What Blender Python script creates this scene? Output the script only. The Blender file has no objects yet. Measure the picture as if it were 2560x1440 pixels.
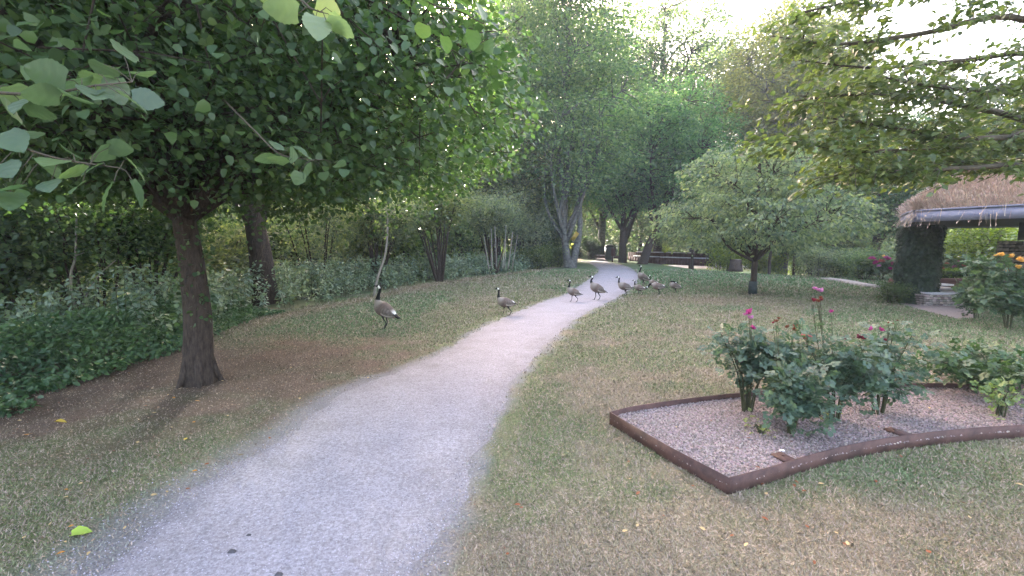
import bpy, math
import numpy as np
from mathutils import Vector

# ------------------------------------------------------------------ camera, sky, sun, exposure
SC = bpy.context.scene
F, H0, EYE = 1150.0, 605.0, 1.65            # focal length in photo pixels, horizon row, eye height
PITCH = math.atan((720 - H0) / F)
cam = bpy.data.objects.new('camera', bpy.data.cameras.new('camera'))
SC.collection.objects.link(cam)
cam.data.sensor_width = 36.0
cam.data.lens = 36.0 * F / 2560.0
cam.data.clip_start = 0.05
cam.data.clip_end = 1200
cam.location = (0, 0, EYE)
cam.rotation_euler = (math.pi / 2 - PITCH, 0, 0)
SC.camera = cam

SUN_AZ, SUN_EL = math.radians(-17), math.radians(21)     # low, ahead and a little left, behind the trees
world = bpy.data.worlds.new('World'); SC.world = world
world.use_nodes = True
wt = world.node_tree
sky = wt.nodes.new('ShaderNodeTexSky'); sky.sky_type = 'NISHITA'; sky.sun_disc = False
sky.sun_elevation = SUN_EL; sky.sun_rotation = SUN_AZ
sky.air_density = 1.0; sky.dust_density = 5.0; sky.ozone_density = 1.0
wb = wt.nodes.new('ShaderNodeMix'); wb.data_type = 'RGBA'; wb.blend_type = 'MULTIPLY'; wb.inputs[0].default_value = 1
wb.inputs[7].default_value = (1.12, .965, .92, 1)            # the camera's white balance for open shade
wt.links.new(sky.outputs[0], wb.inputs[6]); wt.links.new(wb.outputs[2], wt.nodes['Background'].inputs[0])
wt.nodes['Background'].inputs[1].default_value = 0.15
sl = bpy.data.lights.new('sun', 'SUN'); sl.energy = 4.0; sl.angle = math.radians(2.0); sl.color = (1, .93, .82)
so = bpy.data.objects.new('sun', sl); SC.collection.objects.link(so)
sd = Vector((math.sin(SUN_AZ) * math.cos(SUN_EL), math.cos(SUN_AZ) * math.cos(SUN_EL), math.sin(SUN_EL)))
so.rotation_euler = (-sd).to_track_quat('-Z', 'Y').to_euler(); so.location = (0, 0, 30)
SC.view_settings.view_transform = 'Standard'; SC.view_settings.look = 'None'
SC.view_settings.exposure = 3.82; SC.view_settings.gamma = 1
SC.cycles.max_bounces = 9; SC.cycles.diffuse_bounces = 6; SC.cycles.glossy_bounces = 2
SC.cycles.transmission_bounces = 6; SC.cycles.sample_clamp_indirect = 6

# ------------------------------------------------------------------ helpers
rng = np.random.default_rng(7)
cp, sp = math.cos(PITCH), math.sin(PITCH)
def ray(px, py):
    u, v = (px - 1280) / F, (720 - py) / F
    return np.array([u, cp + v * sp, -sp + v * cp])
def gp(px, py, z=0.0):                         # the point of a level at height z seen at a photo pixel
    d = ray(px, py); t = (z - EYE) / d[2]
    return np.array([d[0] * t, d[1] * t, z])
def at(px, py, Y):                             # the point at distance Y ahead seen at a photo pixel
    d = ray(px, py); t = Y / d[1]
    return np.array([d[0] * t, Y, EYE + d[2] * t])
def catmull(P, n):
    P = np.asarray(P, float); m = len(P)
    Q = np.vstack([2 * P[0] - P[1], P, 2 * P[-1] - P[-2]])
    t = np.linspace(0, m - 1 - 1e-9, n); i = t.astype(int); u = (t - i)[:, None]
    a, b, c, d = Q[i], Q[i + 1], Q[i + 2], Q[i + 3]
    return .5 * (2 * b + (c - a) * u + (2 * a - 5 * b + 4 * c - d) * u ** 2 + (3 * b - a - 3 * c + d) * u ** 3)
def nrm(a):
    return a / np.maximum(np.linalg.norm(a, axis=-1, keepdims=True), 1e-9)
def hsh(i, j, s):
    v = np.sin(i * 127.1 + j * 311.7 + s * 74.7) * 43758.5453
    return v - np.floor(v)
def vnoise(x, y, s=0):
    i, j = np.floor(x), np.floor(y); u, v = x - i, y - j
    u = u * u * (3 - 2 * u); v = v * v * (3 - 2 * v)
    return (hsh(i, j, s) * (1 - u) + hsh(i + 1, j, s) * u) * (1 - v) + (hsh(i, j + 1, s) * (1 - u) + hsh(i + 1, j + 1, s) * u) * v
def fbm(x, y, s=0, o=4):
    r, a, t = 0, .5, 0
    for k in range(o):
        r = r + a * vnoise(x * 2 ** k, y * 2 ** k, s + k); t += a; a *= .5
    return r / t
def sstep(a, b, x):
    t = np.clip((x - a) / (b - a), 0, 1); return t * t * (3 - 2 * t)

class G:                                       # collects geometry, then becomes ONE mesh
    def __init__(s): s.V = []; s.F = {}; s.n = 0; s.C = []; s.hasC = False
    def add(s, V, F, col=None):
        V = np.asarray(V, float).reshape(-1, 3)
        for f in F:
            f = np.asarray(f, int)
            if len(f): s.F.setdefault(f.shape[1], []).append(f + s.n)
        s.V.append(V); s.n += len(V)
        if col is not None:
            s.hasC = True; c = np.asarray(col, float)
            if c.ndim == 1: c = np.tile(c, (len(V), 1))
            s.C.append(c[:, :3])
        else: s.C.append(np.ones((len(V), 3)))
    def box(s, c, size, rz=0, col=None):
        x, y, z = np.array(size) / 2.0
        V = np.array([[a, b, d] for d in (-z, z) for a, b in ((-x, -y), (x, -y), (x, y), (-x, y))])
        ca, sa = math.cos(rz), math.sin(rz)
        V = np.c_[V[:, 0] * ca - V[:, 1] * sa, V[:, 0] * sa + V[:, 1] * ca, V[:, 2]] + np.array(c)
        s.add(V, [[[3, 2, 1, 0], [4, 5, 6, 7], [0, 1, 5, 4], [1, 2, 6, 5], [2, 3, 7, 6], [3, 0, 4, 7]]], col)
    def tube(s, P, R, k=7, cap=True, col=None, ell=None):
        P = np.asarray(P, float); n = len(P); R = np.broadcast_to(np.asarray(R, float), (n,))
        T = nrm(np.gradient(P, axis=0))
        ref = np.array([0, 0, 1.]) if abs(T[:, 2]).mean() < .8 else np.array([1., 0, 0])
        X = nrm(np.cross(T, ref)); Y = np.cross(X, T)
        a = np.linspace(0, 2 * math.pi, k, endpoint=False)
        V = P[:, None] + R[:, None, None] * (np.cos(a)[None, :, None] * X[:, None] + np.sin(a)[None, :, None] * Y[:, None])
        i = np.arange(n - 1)[:, None] * k; j = np.arange(k)[None]; j2 = (j + 1) % k
        Q = np.stack([i + j, i + k + j, i + k + j2, i + j2], -1).reshape(-1, 4)
        fs = [Q]
        if cap: fs.append(np.array([list(range(k))])); fs.append(np.array([[(n - 1) * k + q for q in range(k)][::-1]]))
        s.add(V.reshape(-1, 3), fs, col)
    def scatter(s, tv, tf, P, X, Y, Z, S, col=None):
        tv = np.asarray(tv, float); n, k = len(P), len(tv)
        if n == 0: return
        S = np.broadcast_to(np.asarray(S, float), (n,))[:, None, None]
        V = P[:, None] + S * (tv[None, :, 0:1] * X[:, None] + tv[None, :, 1:2] * Y[:, None] + tv[None, :, 2:3] * Z[:, None])
        off = (np.arange(n) * k)[:, None, None]
        fs = [(np.asarray(f, int)[None] + off).reshape(-1, np.asarray(f).shape[1]) for f in tf]
        c = None if col is None else np.repeat(np.asarray(col, float), k, axis=0)
        s.add(V.reshape(-1, 3), fs, c)
    def mesh(s, name, m, smooth=False):
        V = np.vstack(s.V); me = bpy.data.meshes.new(name)
        lt = np.concatenate([np.full(sum(len(a) for a in fl), k) for k, fl in s.F.items()])
        lp = np.concatenate([np.vstack(fl).ravel() for k, fl in s.F.items()])
        me.vertices.add(len(V)); me.vertices.foreach_set('co', V.astype(np.float32).ravel())
        me.loops.add(len(lp)); me.loops.foreach_set('vertex_index', lp.astype(np.int32))
        me.polygons.add(len(lt)); me.polygons.foreach_set('loop_start', np.r_[0, np.cumsum(lt)[:-1]].astype(np.int32))
        if s.hasC:
            c = np.vstack(s.C); at_ = me.color_attributes.new('tint', 'FLOAT_COLOR', 'POINT')
            at_.data.foreach_set('color', np.c_[c, np.ones(len(c))].astype(np.float32).ravel())
        me.update(calc_edges=True)
        if smooth: me.polygons.foreach_set('use_smooth', np.ones(len(lt), bool))
        if m: me.materials.append(m)
        return me
def link(name, me, parent=None, loc=None, color=None):
    o = bpy.data.objects.new(name, me); SC.collection.objects.link(o)
    if parent: o.parent = parent
    if loc is not None: o.location = tuple(float(q) for q in loc)
    if color: o.color = (*color, 1)
    return o
def tag(o, label, cat, group=None, kind=None):
    if label: o['label'] = label
    if cat: o['category'] = cat
    if group: o['group'] = group
    if kind: o['kind'] = kind
    return o
def thing(name, label, cat, loc=(0, 0, 0), rz=0, group=None):
    o = link(name, None, None, loc); o.rotation_euler = (0, 0, rz); o.empty_display_size = .1
    return tag(o, label, cat, group)
def struct(o): o['kind'] = 'structure'; return o

# ------------------------------------------------------------------ materials
def mat(name):
    m = bpy.data.materials.new(name); m.use_nodes = True
    nt = m.node_tree; b = nt.nodes['Principled BSDF']; return m, nt, b
def N(nt, t, **k):
    n = nt.nodes.new(t)
    for a, v in k.items(): setattr(n, a, v)
    return n
def noise(nt, scale, detail=4, rough=.6, vec=None):
    n = N(nt, 'ShaderNodeTexNoise'); n.inputs['Scale'].default_value = scale
    n.inputs['Detail'].default_value = detail; n.inputs['Roughness'].default_value = rough
    if vec: nt.links.new(vec, n.inputs['Vector'])
    return n
def ramp(nt, fac, stops):
    r = N(nt, 'ShaderNodeValToRGB'); e = r.color_ramp.elements
    while len(e) < len(stops): e.new(.5)
    for q, (p, c) in zip(e, stops): q.position = p; q.color = (*c, 1)
    nt.links.new(fac, r.inputs[0]); return r.outputs[0]
def mixc(nt, f, a, b, mode='MIX'):
    m = N(nt, 'ShaderNodeMix', data_type='RGBA', blend_type=mode)
    for s_, v in ((0, f), (6, a), (7, b)):
        if hasattr(v, 'is_linked') or hasattr(v, 'links'): nt.links.new(v, m.inputs[s_])
        else: m.inputs[s_].default_value = v if s_ == 0 else (*v, 1)
    return m.outputs[2]
def bump(nt, b, h, st=.5, dist=.02):
    n = N(nt, 'ShaderNodeBump'); n.inputs['Strength'].default_value = st; n.inputs['Distance'].default_value = dist
    nt.links.new(h, n.inputs['Height']); nt.links.new(n.outputs[0], b.inputs['Normal'])

def leaf_mat(name, trans=.38, rough=.5, spec=.35, objcol=True, base=(.06, .1, .03), var=.45, tm=(1.35, 1.5, .75)):
    m, nt, b = mat(name)
    geo = N(nt, 'ShaderNodeNewGeometry'); tc = N(nt, 'ShaderNodeTexCoord')
    if objcol: c0 = N(nt, 'ShaderNodeObjectInfo').outputs['Color']
    else:
        r = N(nt, 'ShaderNodeRGB'); r.outputs[0].default_value = (*base, 1); c0 = r.outputs[0]
    v1 = ramp(nt, geo.outputs['Random Per Island'], [(0, (1 - var, 1 - var * .9, 1 - var * .7)), (.55, (1, 1, 1)), (1, (1 + var * 1.5, 1 + var, 1 + var * .4))])
    c1 = mixc(nt, 1.0, c0, v1, 'MULTIPLY')
    nz = noise(nt, 1.1, 3, .6, tc.outputs['Object'])
    v2 = ramp(nt, nz.outputs[0], [(.3, (.72, .8, .85)), (.7, (1.25, 1.18, .95))])
    c2 = mixc(nt, 1.0, c1, v2, 'MULTIPLY')
    nt.links.new(c2, b.inputs['Base Color'])
    b.inputs['Roughness'].default_value = rough; b.inputs['Specular IOR Level'].default_value = spec
    tr = N(nt, 'ShaderNodeBsdfTranslucent')
    c3 = mixc(nt, 1.0, c2, tm, 'MULTIPLY'); nt.links.new(c3, tr.inputs[0])
    mx = N(nt, 'ShaderNodeMixShader'); mx.inputs[0].default_value = trans
    nt.links.new(b.outputs[0], mx.inputs[1]); nt.links.new(tr.outputs[0], mx.inputs[2])
    nt.links.new(mx.outputs[0], nt.nodes['Material Output'].inputs[0]); return m
def tint_mat(name, rough=.9, nscale=40, amt=.35, bst=.4, bd=.01, spec=.2, trans=0):
    m, nt, b = mat(name)
    a = N(nt, 'ShaderNodeVertexColor', layer_name='tint'); tc = N(nt, 'ShaderNodeTexCoord')
    nz = noise(nt, nscale, 6, .75, tc.outputs['Object'])
    v = ramp(nt, nz.outputs[0], [(.3, (1 - amt,) * 3), (.7, (1 + amt,) * 3)])
    c = mixc(nt, 1.0, a.outputs[0], v, 'MULTIPLY'); nt.links.new(c, b.inputs['Base Color'])
    b.inputs['Roughness'].default_value = rough; b.inputs['Specular IOR Level'].default_value = spec
    if bst: bump(nt, b, nz.outputs[0], bst, bd)
    return m
def plain(name, c1, c2, scale=20, rough=.8, bst=.4, bd=.01, stretch=None, spec=.3, metal=0):
    m, nt, b = mat(name); tc = N(nt, 'ShaderNodeTexCoord'); vec = tc.outputs['Object']
    if stretch:
        mp = N(nt, 'ShaderNodeMapping'); mp.inputs['Scale'].default_value = stretch
        nt.links.new(vec, mp.inputs[0]); vec = mp.outputs[0]
    nz = noise(nt, scale, 8, .7, vec)
    nt.links.new(ramp(nt, nz.outputs[0], [(.3, c1), (.7, c2)]), b.inputs['Base Color'])
    b.inputs['Roughness'].default_value = rough; b.inputs['Specular IOR Level'].default_value = spec; b.inputs['Metallic'].default_value = metal
    if bst: bump(nt, b, nz.outputs[0], bst, bd)
    return m
M_LEAF = leaf_mat('leaf_far', trans=.56)
M_LEAFN = leaf_mat('leaf_near', trans=.45, rough=.42, spec=.5, var=.3)
M_HERB = leaf_mat('herb_leaf', trans=.3, rough=.5, spec=.4, var=.28)
M_BARK = plain('bark', (.014, .010, .008), (.085, .064, .05), 11, .95, 1.0, .05, (3.5, 3.5, .9))
M_BARKG = plain('bark_grey', (.02, .02, .018), (.15, .148, .135), 4, .9, .8, .03, (1.5, 1.5, 2.2))
M_TWIG = plain('twig', (.035, .028, .02), (.09, .075, .05), 15, .9, .3)
M_PALE = plain('pale_bark', (.13, .118, .1), (.29, .27, .23), 8, .85, .3)
M_GROUND = tint_mat('lawn_soil', .95, 55, .45, .9, .02)
M_BLADE = tint_mat('grass_blade', .6, 3, .1, 0, spec=.35)
M_STONE = tint_mat('stone_chips', .8, 60, .2, .2, .002, .35)
M_FEATHER = tint_mat('plumage', .75, 60, .18, .4, .004, .2)
M_RUST = plain('weathered_steel', (.032, .017, .015), (.105, .055, .045), 7, .75, .25, .004, None, .35)
M_DARK = plain('dark_trim', (.012, .012, .012), (.03, .03, .03), 10, .7, .2)
M_SLAB = plain('pale_slab', (.3, .3, .33), (.48, .48, .52), 12, .6, .2)
M_WOODR = plain('red_timber', (.03, .014, .012), (.1, .045, .038), 6, .85, .4, .01, (1, 1, 6))

# ------------------------------------------------------------------ leaf templates (x = side, y = along, z = up)
HEART_V = [(0, 0, 0), (0, .5, 0), (0, 1.06, -.12), (.27, -.09, .05), (.5, .25, .07), (.37, .68, .01), (-.27, -.09, .05), (-.5, .25, .07), (-.37, .68, .01)]
HEART_F = [[[0, 3, 4, 1], [1, 4, 5, 2], [0, 1, 7, 6], [1, 2, 8, 7]]]
OVAL_V = [(0, 0, 0), (0, 1, -.1), (.26, .3, .05), (.22, .68, .02), (-.26, .3, .05), (-.22, .68, .02)]
OVAL_F = [[[0, 2, 3, 1], [0, 1, 5, 4]]]
RH_V = [(0, 0, 0), (.36, .5, .08), (0, 1, 0), (-.36, .5, .08)]
RH_F = [[[0, 1, 2], [0, 2, 3]]]
LIM_V = [(0, 0, 0), (.42, .2, .06), (.36, .65, .02), (0, 1.05, -.12), (-.36, .65, .02), (-.42, .2, .06)]
LIM_F = [[[0, 1, 2, 3], [0, 3, 4, 5]]]
def compound(leaf_v, leaf_f):
    V, Fq = [], []
    for (ox, oy, an, s) in ((0, .62, 0, .62), (.08, .5, -1.15, .5), (-.08, .5, 1.15, .5), (.05, .2, -1.25, .42), (-.05, .2, 1.25, .42)):
        b = len(V); c, d = math.cos(an), math.sin(an)
        for x, y, z in leaf_v: V.append((ox + s * (x * c - y * d), oy + s * (x * d + y * c), s * z))
        Fq += [[q + b for q in f] for f in leaf_f]
    b = len(V); V += [(-.012, -.2, 0), (.012, -.2, 0), (.008, .65, .01), (-.008, .65, .01)]; Fq.append([b, b + 1, b + 2, b + 3])
    return V, [Fq]
WIDE_V = [(0, 0, 0), (.4, .32, .05), (.33, .75, .02), (0, 1, -.08), (-.33, .75, .02), (-.4, .32, .05)]
ROSE_V, ROSE_F = compound(WIDE_V, [[0, 1, 2, 3], [0, 3, 4, 5]])

def fine_leaf():
    nu, nv = 9, 17; V = []
    for j in range(nv):
        v = j / (nv - 1); w = .5 * (math.sin(math.pi * min(1, v * .93 + .13) ** .78)) ** .8 * (1 - v ** 6 * .5); y0 = -.10 * max(0, 1 - v / .12)
        for i in range(nu):
            u = -1 + 2 * i / (nu - 1); ser = 1 + (.05 if (j % 2) else -.02) * (abs(u) > .99); rip = .012 * math.sin(j * 1.7 - abs(u) * 3.2)
            V.append((u * w * ser, v * 1.05 + y0 * abs(u) ** 1.5 + .06 * abs(u) * (v < .9), .10 * abs(u) ** 1.3 * w * 2 - .22 * v * v - .10 * (u * u) * w + rip + .008 * (i == nu // 2)))
    return V, [[[j * nu + i, j * nu + i + 1, (j + 1) * nu + i + 1, (j + 1) * nu + i] for j in range(nv - 1) for i in range(nu - 1)]]
FINE_V, FINE_F = fine_leaf()
def put_leaves(g, tv, tf, P, out, size, up=.9, droop=.25, rs=rng, col=None, sj=.3):
    n = len(P); P = np.asarray(P)
    Z = nrm(np.array([0, 0, up]) + rs.normal(0, .45, (n, 3)))
    A = nrm(out + rs.normal(0, .55, (n, 3)) - np.array([0, 0, droop]))
    X = nrm(np.cross(A, Z)); Z = np.cross(X, A)
    g.scatter(tv, tf, P, X, A, Z, size * (1 + rs.uniform(-sj, sj, n)), col)

# ------------------------------------------------------------------ ground shape and colour
edge_px = [(-900, 1250), (-300, 1110), (0, 1012), (150, 968), (300, 922), (450, 872), (620, 802), (760, 772), (900, 746), (1010, 722), (1100, 706), (1230, 690), (1330, 676), (1400, 662), (1430, 652), (1445, 642), (1450, 634)]
BANK = np.array([gp(*p)[:2] for p in edge_px])
BANK = np.vstack([[-9.5, -2.0], BANK[1:]]) if BANK[0, 1] < 2.9 else BANK
BANKS = catmull(BANK, 160)
def bank_dist(x, y):                          # >0 beyond the edge (wild side), metres
    x = np.asarray(x, float); y = np.asarray(y, float); sh = x.shape; p = np.c_[x.ravel(), y.ravel()]
    out = np.empty(len(p)); A, B = BANKS[:-1], BANKS[1:]; AB = B - A; L2 = (AB ** 2).sum(1)
    for s in range(0, len(p), 20000):
        q = p[s:s + 20000, None]; t = np.clip(((q - A) * AB).sum(2) / L2, 0, 1)
        D = q - (A + t[..., None] * AB); d = np.sqrt((D ** 2).sum(2)); k = d.argmin(1); r = np.arange(len(k))
        cr = AB[k, 0] * D[r, k, 1] - AB[k, 1] * D[r, k, 0]
        out[s:s + 20000] = d[r, k] * np.where(cr > 0, 1, -1)
    return out.reshape(sh)
def gh(x, y, bd=None):
    x = np.asarray(x, float); y = np.asarray(y, float)
    if bd is None: bd = bank_dist(x, y)
    h = -1.15 * sstep(1.2, 6.0, bd) * sstep(40, 22, y)
    h = h - 1.0 * sstep(10, 18, x) * sstep(21, 30, y)
    return h
PL = [(120, 1520), (215, 1440), (480, 1232), (700, 1100), (850, 985), (1000, 925), (1130, 868), (1215, 815), (1340, 762), (1420, 733), (1470, 700), (1494, 682), (1492, 668), (1470, 657)]
PR = [(1010, 1520), (1048, 1440), (1130, 1280), (1195, 1130), (1250, 1020), (1315, 920), (1392, 838), (1455, 788), (1535, 748), (1580, 720), (1596, 695), (1585, 676), (1560, 664), (1520, 655)]
PLw = catmull([(-2.0, -1.2), (-2.07, .9)] + [gp(*p)[:2] for p in PL[1:]], 280); PRw = catmull([(-.62, -1.2), (-.56, .9)] + [gp(*p)[:2] for p in PR[1:]], 280)
def in_poly(x, y, poly):
    c = np.zeros(x.shape, bool); n = len(poly)
    for i in range(n):
        x1, y1 = poly[i]; x2, y2 = poly[(i + 1) % n]
        if y1 == y2: continue
        m = ((y1 > y) != (y2 > y)) & (x < (x2 - x1) * (y - y1) / (y2 - y1) + x1); c ^= m
    return c
PATHPOLY = np.vstack([PLw, PRw[::-1]])
def path_signed(x, y):                       # <0 inside the path
    p = np.c_[x.ravel(), y.ravel()]; out = np.empty(len(p)); E = np.vstack([PLw[::2], PRw[::2]])
    for s in range(0, len(p), 20000):
        q = p[s:s + 20000]; out[s:s + 20000] = np.sqrt(((q[:, None] - E[None]) ** 2).sum(2)).min(1)
    ins = in_poly(p[:, 0], p[:, 1], PATHPOLY)
    return np.where(ins, -out, out).reshape(x.shape)
bed_back = [gp(*p, .115)[:2] for p in [(1525, 1030), (1600, 1013), (1815, 985), (2050, 968), (2300, 958), (2560, 962), (2760, 968)]]
bed_front = [gp(*p)[:2] for p in [(1525, 1072), (1670, 1152), (1820, 1236)]]
bed_right = [gp(*p)[:2] for p in [(1820, 1236), (1920, 1208), (2040, 1170), (2160, 1140), (2300, 1117), (2440, 1102), (2560, 1095), (2760, 1089)]]
bed_front[0] = bed_back[0]
BED = np.vstack([catmull(bed_back, 40), np.array(bed_right)[::-1], np.array(bed_front)[1:-1][::-1]])
PAVE = np.array([gp(*p)[:2] for p in [(2215, 752), (2330, 742), (2420, 752), (2440, 797), (2385, 797)]])

def ground_col(x, y, bd, pd):
    a = fbm(x * .9, y * .9, 11); b = fbm(x * 3.1, y * 3.1, 23); c = fbm(x * .35, y * .35, 31)
    olive = np.array([.165, .182, .086]); tan = np.array([.25, .205, .14]); lush = np.array([.10, .175, .08])
    soil = np.array([.108, .072, .053]); litter = np.array([.26, .185, .13])
    t = sstep(.43, .66, a * .55 + b * .45 - .10 * sstep(4, 9, y) + .03)
    col = olive * (1 - t[..., None]) + tan * t[..., None]
    g = sstep(10.5, 19, y) * sstep(1, 5, x - .25 * (y - 14)) * .85
    g = np.maximum(g, .55 * sstep(.5, .62, c) * sstep(5, 9, y))
    g = np.maximum(g, .5 * np.exp(-((x - 2.6) / .6) ** 2 - ((y - 3.15) / .3) ** 2))
    g = np.maximum(g, .55 * np.exp(-((x + 3.6) / 1.5) ** 2 - ((y - 9.8) / .8) ** 2))
    g = np.maximum(g, .6 * sstep(17, 24, y))
    col = col * (1 - g[..., None]) + lush * g[..., None]
    d = .75 * np.exp(-((x - 6.0) / 3.2) ** 2 - ((y - 13.0 + .2 * (x - 6)) / 1.0) ** 2)
    d = np.maximum(d, .45 * np.exp(-((x - 2.0) / 1.6) ** 2 - ((y - 2.4) / .55) ** 2))
    col = col * (1 - d[..., None]) + np.array([.26, .19, .135]) * d[..., None]
    # bare earth under the lime tree and along the foot of the bank
    s = sstep(1.25, .1, ((x + 3.5) / 2.5) ** 2 + ((y - 5.8) / 2.7) ** 2 - 1.4 * (b - .5))
    s = np.maximum(s, sstep(1.4, .1, -bd + .8 * (b - .5)) * sstep(9, 6.5, y))
    s = np.maximum(s, .9 * np.exp(-((x - 7.7) ** 2 + (y - 14.4) ** 2) / .5))
    s = s * .92
    col = col * (1 - s[..., None]) + soil * (.8 + .6 * b[..., None]) * s[..., None]
    e = np.exp(-((bd + .35) / .38) ** 2) * sstep(7, 9.5, y) * .8
    col = col * (1 - e[..., None]) + litter * e[..., None]
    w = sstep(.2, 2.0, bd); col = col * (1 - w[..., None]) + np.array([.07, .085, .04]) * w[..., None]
    col = col * .8
    k = sstep(.2 + .3 * sstep(6.5, 3, y) * sstep(-.9, -1.3, x), .02, pd + .35 * (b - .5)) * .8
    col = col * (1 - k[..., None]) + np.array([.235, .218, .23]) * k[..., None]
    return np.clip(col * (.85 + .3 * b[..., None]), 0, 1), s, g, k

def axis_grid(lo, hi, fine, grow, c):
    a = [c]; st = fine
    while a[-1] < hi: a.append(a[-1] + st); st *= grow
    b = [c]; st = fine
    while b[-1] > lo: b.append(b[-1] - st); st *= grow
    return np.array(sorted(set(b[1:] + a)))
gx = axis_grid(-420, 420, .05, 1.022, 0); gy = axis_grid(-60, 620, .05, 1.018, 3.0)
X, Y = np.meshgrid(gx, gy); bd = bank_dist(X, Y); pd = path_signed(X, Y)
Z = gh(X, Y, bd); col, *_ = ground_col(X, Y, bd, pd)
nx, ny = len(gx), len(gy); ii = (np.arange(ny - 1)[:, None] * nx + np.arange(nx - 1)[None]).ravel()
g = G(); g.add(np.c_[X.ravel(), Y.ravel(), Z.ravel()], [np.c_[ii, ii + 1, ii + nx + 1, ii + nx]], col.reshape(-1, 3))
struct(link('ground', g.mesh('ground', M_GROUND, True)))

# the gravel path: a sheet with ragged edges
def ribbon_sheet(n, nacross, z, jit, seed):
    rs = np.random.default_rng(seed); k = 260
    arc = lambda P: np.r_[0, np.cumsum(np.linalg.norm(np.diff(P, axis=0), axis=1))]
    C = (PLw + PRw) / 2; a = arc(C); t = np.linspace(0, 1, n) ** 1.6 * a[-1]; C = np.c_[np.interp(t, a, C[:, 0]), np.interp(t, a, C[:, 1])]
    for _ in range(12): C[1:-1] = (C[:-2] + 2 * C[1:-1] + C[2:]) / 4
    T = nrm(np.gradient(C, axis=0)); nl = np.c_[-T[:, 1], T[:, 0]]
    wl = np.sqrt(((C[:, None] - PLw[None]) ** 2).sum(2)).min(1); wr = np.sqrt(((C[:, None] - PRw[None]) ** 2).sum(2)).min(1)
    wl = wl + jit * ((fbm(t * 3, t * 0, 5, 6) - .5) * 2.2); wr = wr + jit * ((fbm(t * 3, t * 0 + 9, 8, 6) - .5) * 1.8)
    u = np.linspace(-1, 1, nacross)[None]; off = np.where(u > 0, u * wl[:, None], u * wr[:, None]); P = C[:, None] + nl[:, None] * off[..., None]
    V = np.concatenate([P, (gh(P[..., 0], P[..., 1]) + .0015 + (z - .0015) * sstep(1, .75, np.abs(u)))[..., None]], -1)
    ed_ = (1 - np.abs(u)) * (wl + wr)[:, None] / 2; q_ = fbm(P[..., 0] * 4, P[..., 1] * 4, 55); w_ = (sstep(.42, .0, ed_ + .5 * (q_ - .5)) * .85)[..., None]
    global PTINT; PTINT = (1 - w_) * (.93 + .14 * q_[..., None]) + w_ * np.array([.80, .79, .76])
    i = (np.arange(n - 1)[:, None] * nacross + np.arange(nacross - 1)[None]).ravel()
    return V, np.c_[i, i + nacross, i + nacross + 1, i + 1]
m, nt, b = mat('gravel_path'); tc = N(nt, 'ShaderNodeTexCoord')
n1 = noise(nt, 48, 9, .9, tc.outputs['Object']); n2 = noise(nt, 2.3, 7, .68, tc.outputs['Object'])
c1 = ramp(nt, n1.outputs[0], [(.36, (.105, .095, .10)), (.5, (.25, .23, .248)), (.64, (.42, .392, .425))])
c2 = ramp(nt, n2.outputs[0], [(.3, (.89, .875, .87)), (.5, (.98, .98, .98)), (.7, (1.03, 1.03, 1.04))])
n3 = noise(nt, 14, 6, .7, tc.outputs['Object']); c3 = ramp(nt, n3.outputs[0], [(.3, (.86, .84, .82)), (.5, (1, 1, 1)), (.7, (1.06, 1.06, 1.06))]); va = N(nt, 'ShaderNodeVertexColor', layer_name='tint')
nt.links.new(mixc(nt, 1.0, mixc(nt, 1.0, mixc(nt, 1.0, c1, c2, 'MULTIPLY'), c3, 'MULTIPLY'), va.outputs[0], 'MULTIPLY'), b.inputs['Base Color']); b.inputs['Roughness'].default_value = .9
bump(nt, b, n1.outputs[0], .6, .008); M_PATH = m
V, Q = ribbon_sheet(1500, 41, .006, .13, 3)
g = G(); g.add(V.reshape(-1, 3), [Q], PTINT.reshape(-1, 3)); struct(link('path', g.mesh('path', M_PATH, True)))
# farther stretches of path beyond the bend
def quad_strip(pxs, name, m, z=.012):
    P = catmull(np.array([np.r_[gp(*a), gp(*b_)] for a, b_ in pxs]), 40); g = G()
    V = np.c_[P[:, :3], P[:, 3:]].reshape(-1, 3); V[:, 2] = gh(V[:, 0], V[:, 1]) + z; i = np.arange(39) * 2
    g.add(V, [np.c_[i, i + 1, i + 3, i + 2]], (1., 1., 1.)); return struct(link(name, g.mesh(name, m)))
quad_strip([((1468, 657.5), (1522, 655.5)), ((1482, 653), (1518, 652.5)), ((1490, 648), (1514, 648)), ((1484, 643), (1508, 642)), ((1478, 640), (1496, 638.5))], 'far_path', M_PATH)
quad_strip([((1452, 655), (1452, 653)), ((1475, 655), (1475, 652.3)), ((1497, 654.4), (1497, 652))], 'side_path', M_PATH, .015)
quad_strip([((1500, 642), (1500, 640)), ((1560, 645.5), (1560, 643)), ((1700, 646), (1700, 641)), ((1900, 648), (1900, 642)), ((2060, 650), (2060, 643))], 'distant_road', M_PATH, .01)
M_PAVE = plain('pinkish_paving', (.2, .165, .15), (.34, .28, .26), 25, .9, .3)
g = G(); g.add(np.c_[PAVE, np.full(len(PAVE), .012)], [np.array([list(range(len(PAVE)))[::-1]])]); struct(link('paving', g.mesh('paving', M_PAVE)))

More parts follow.
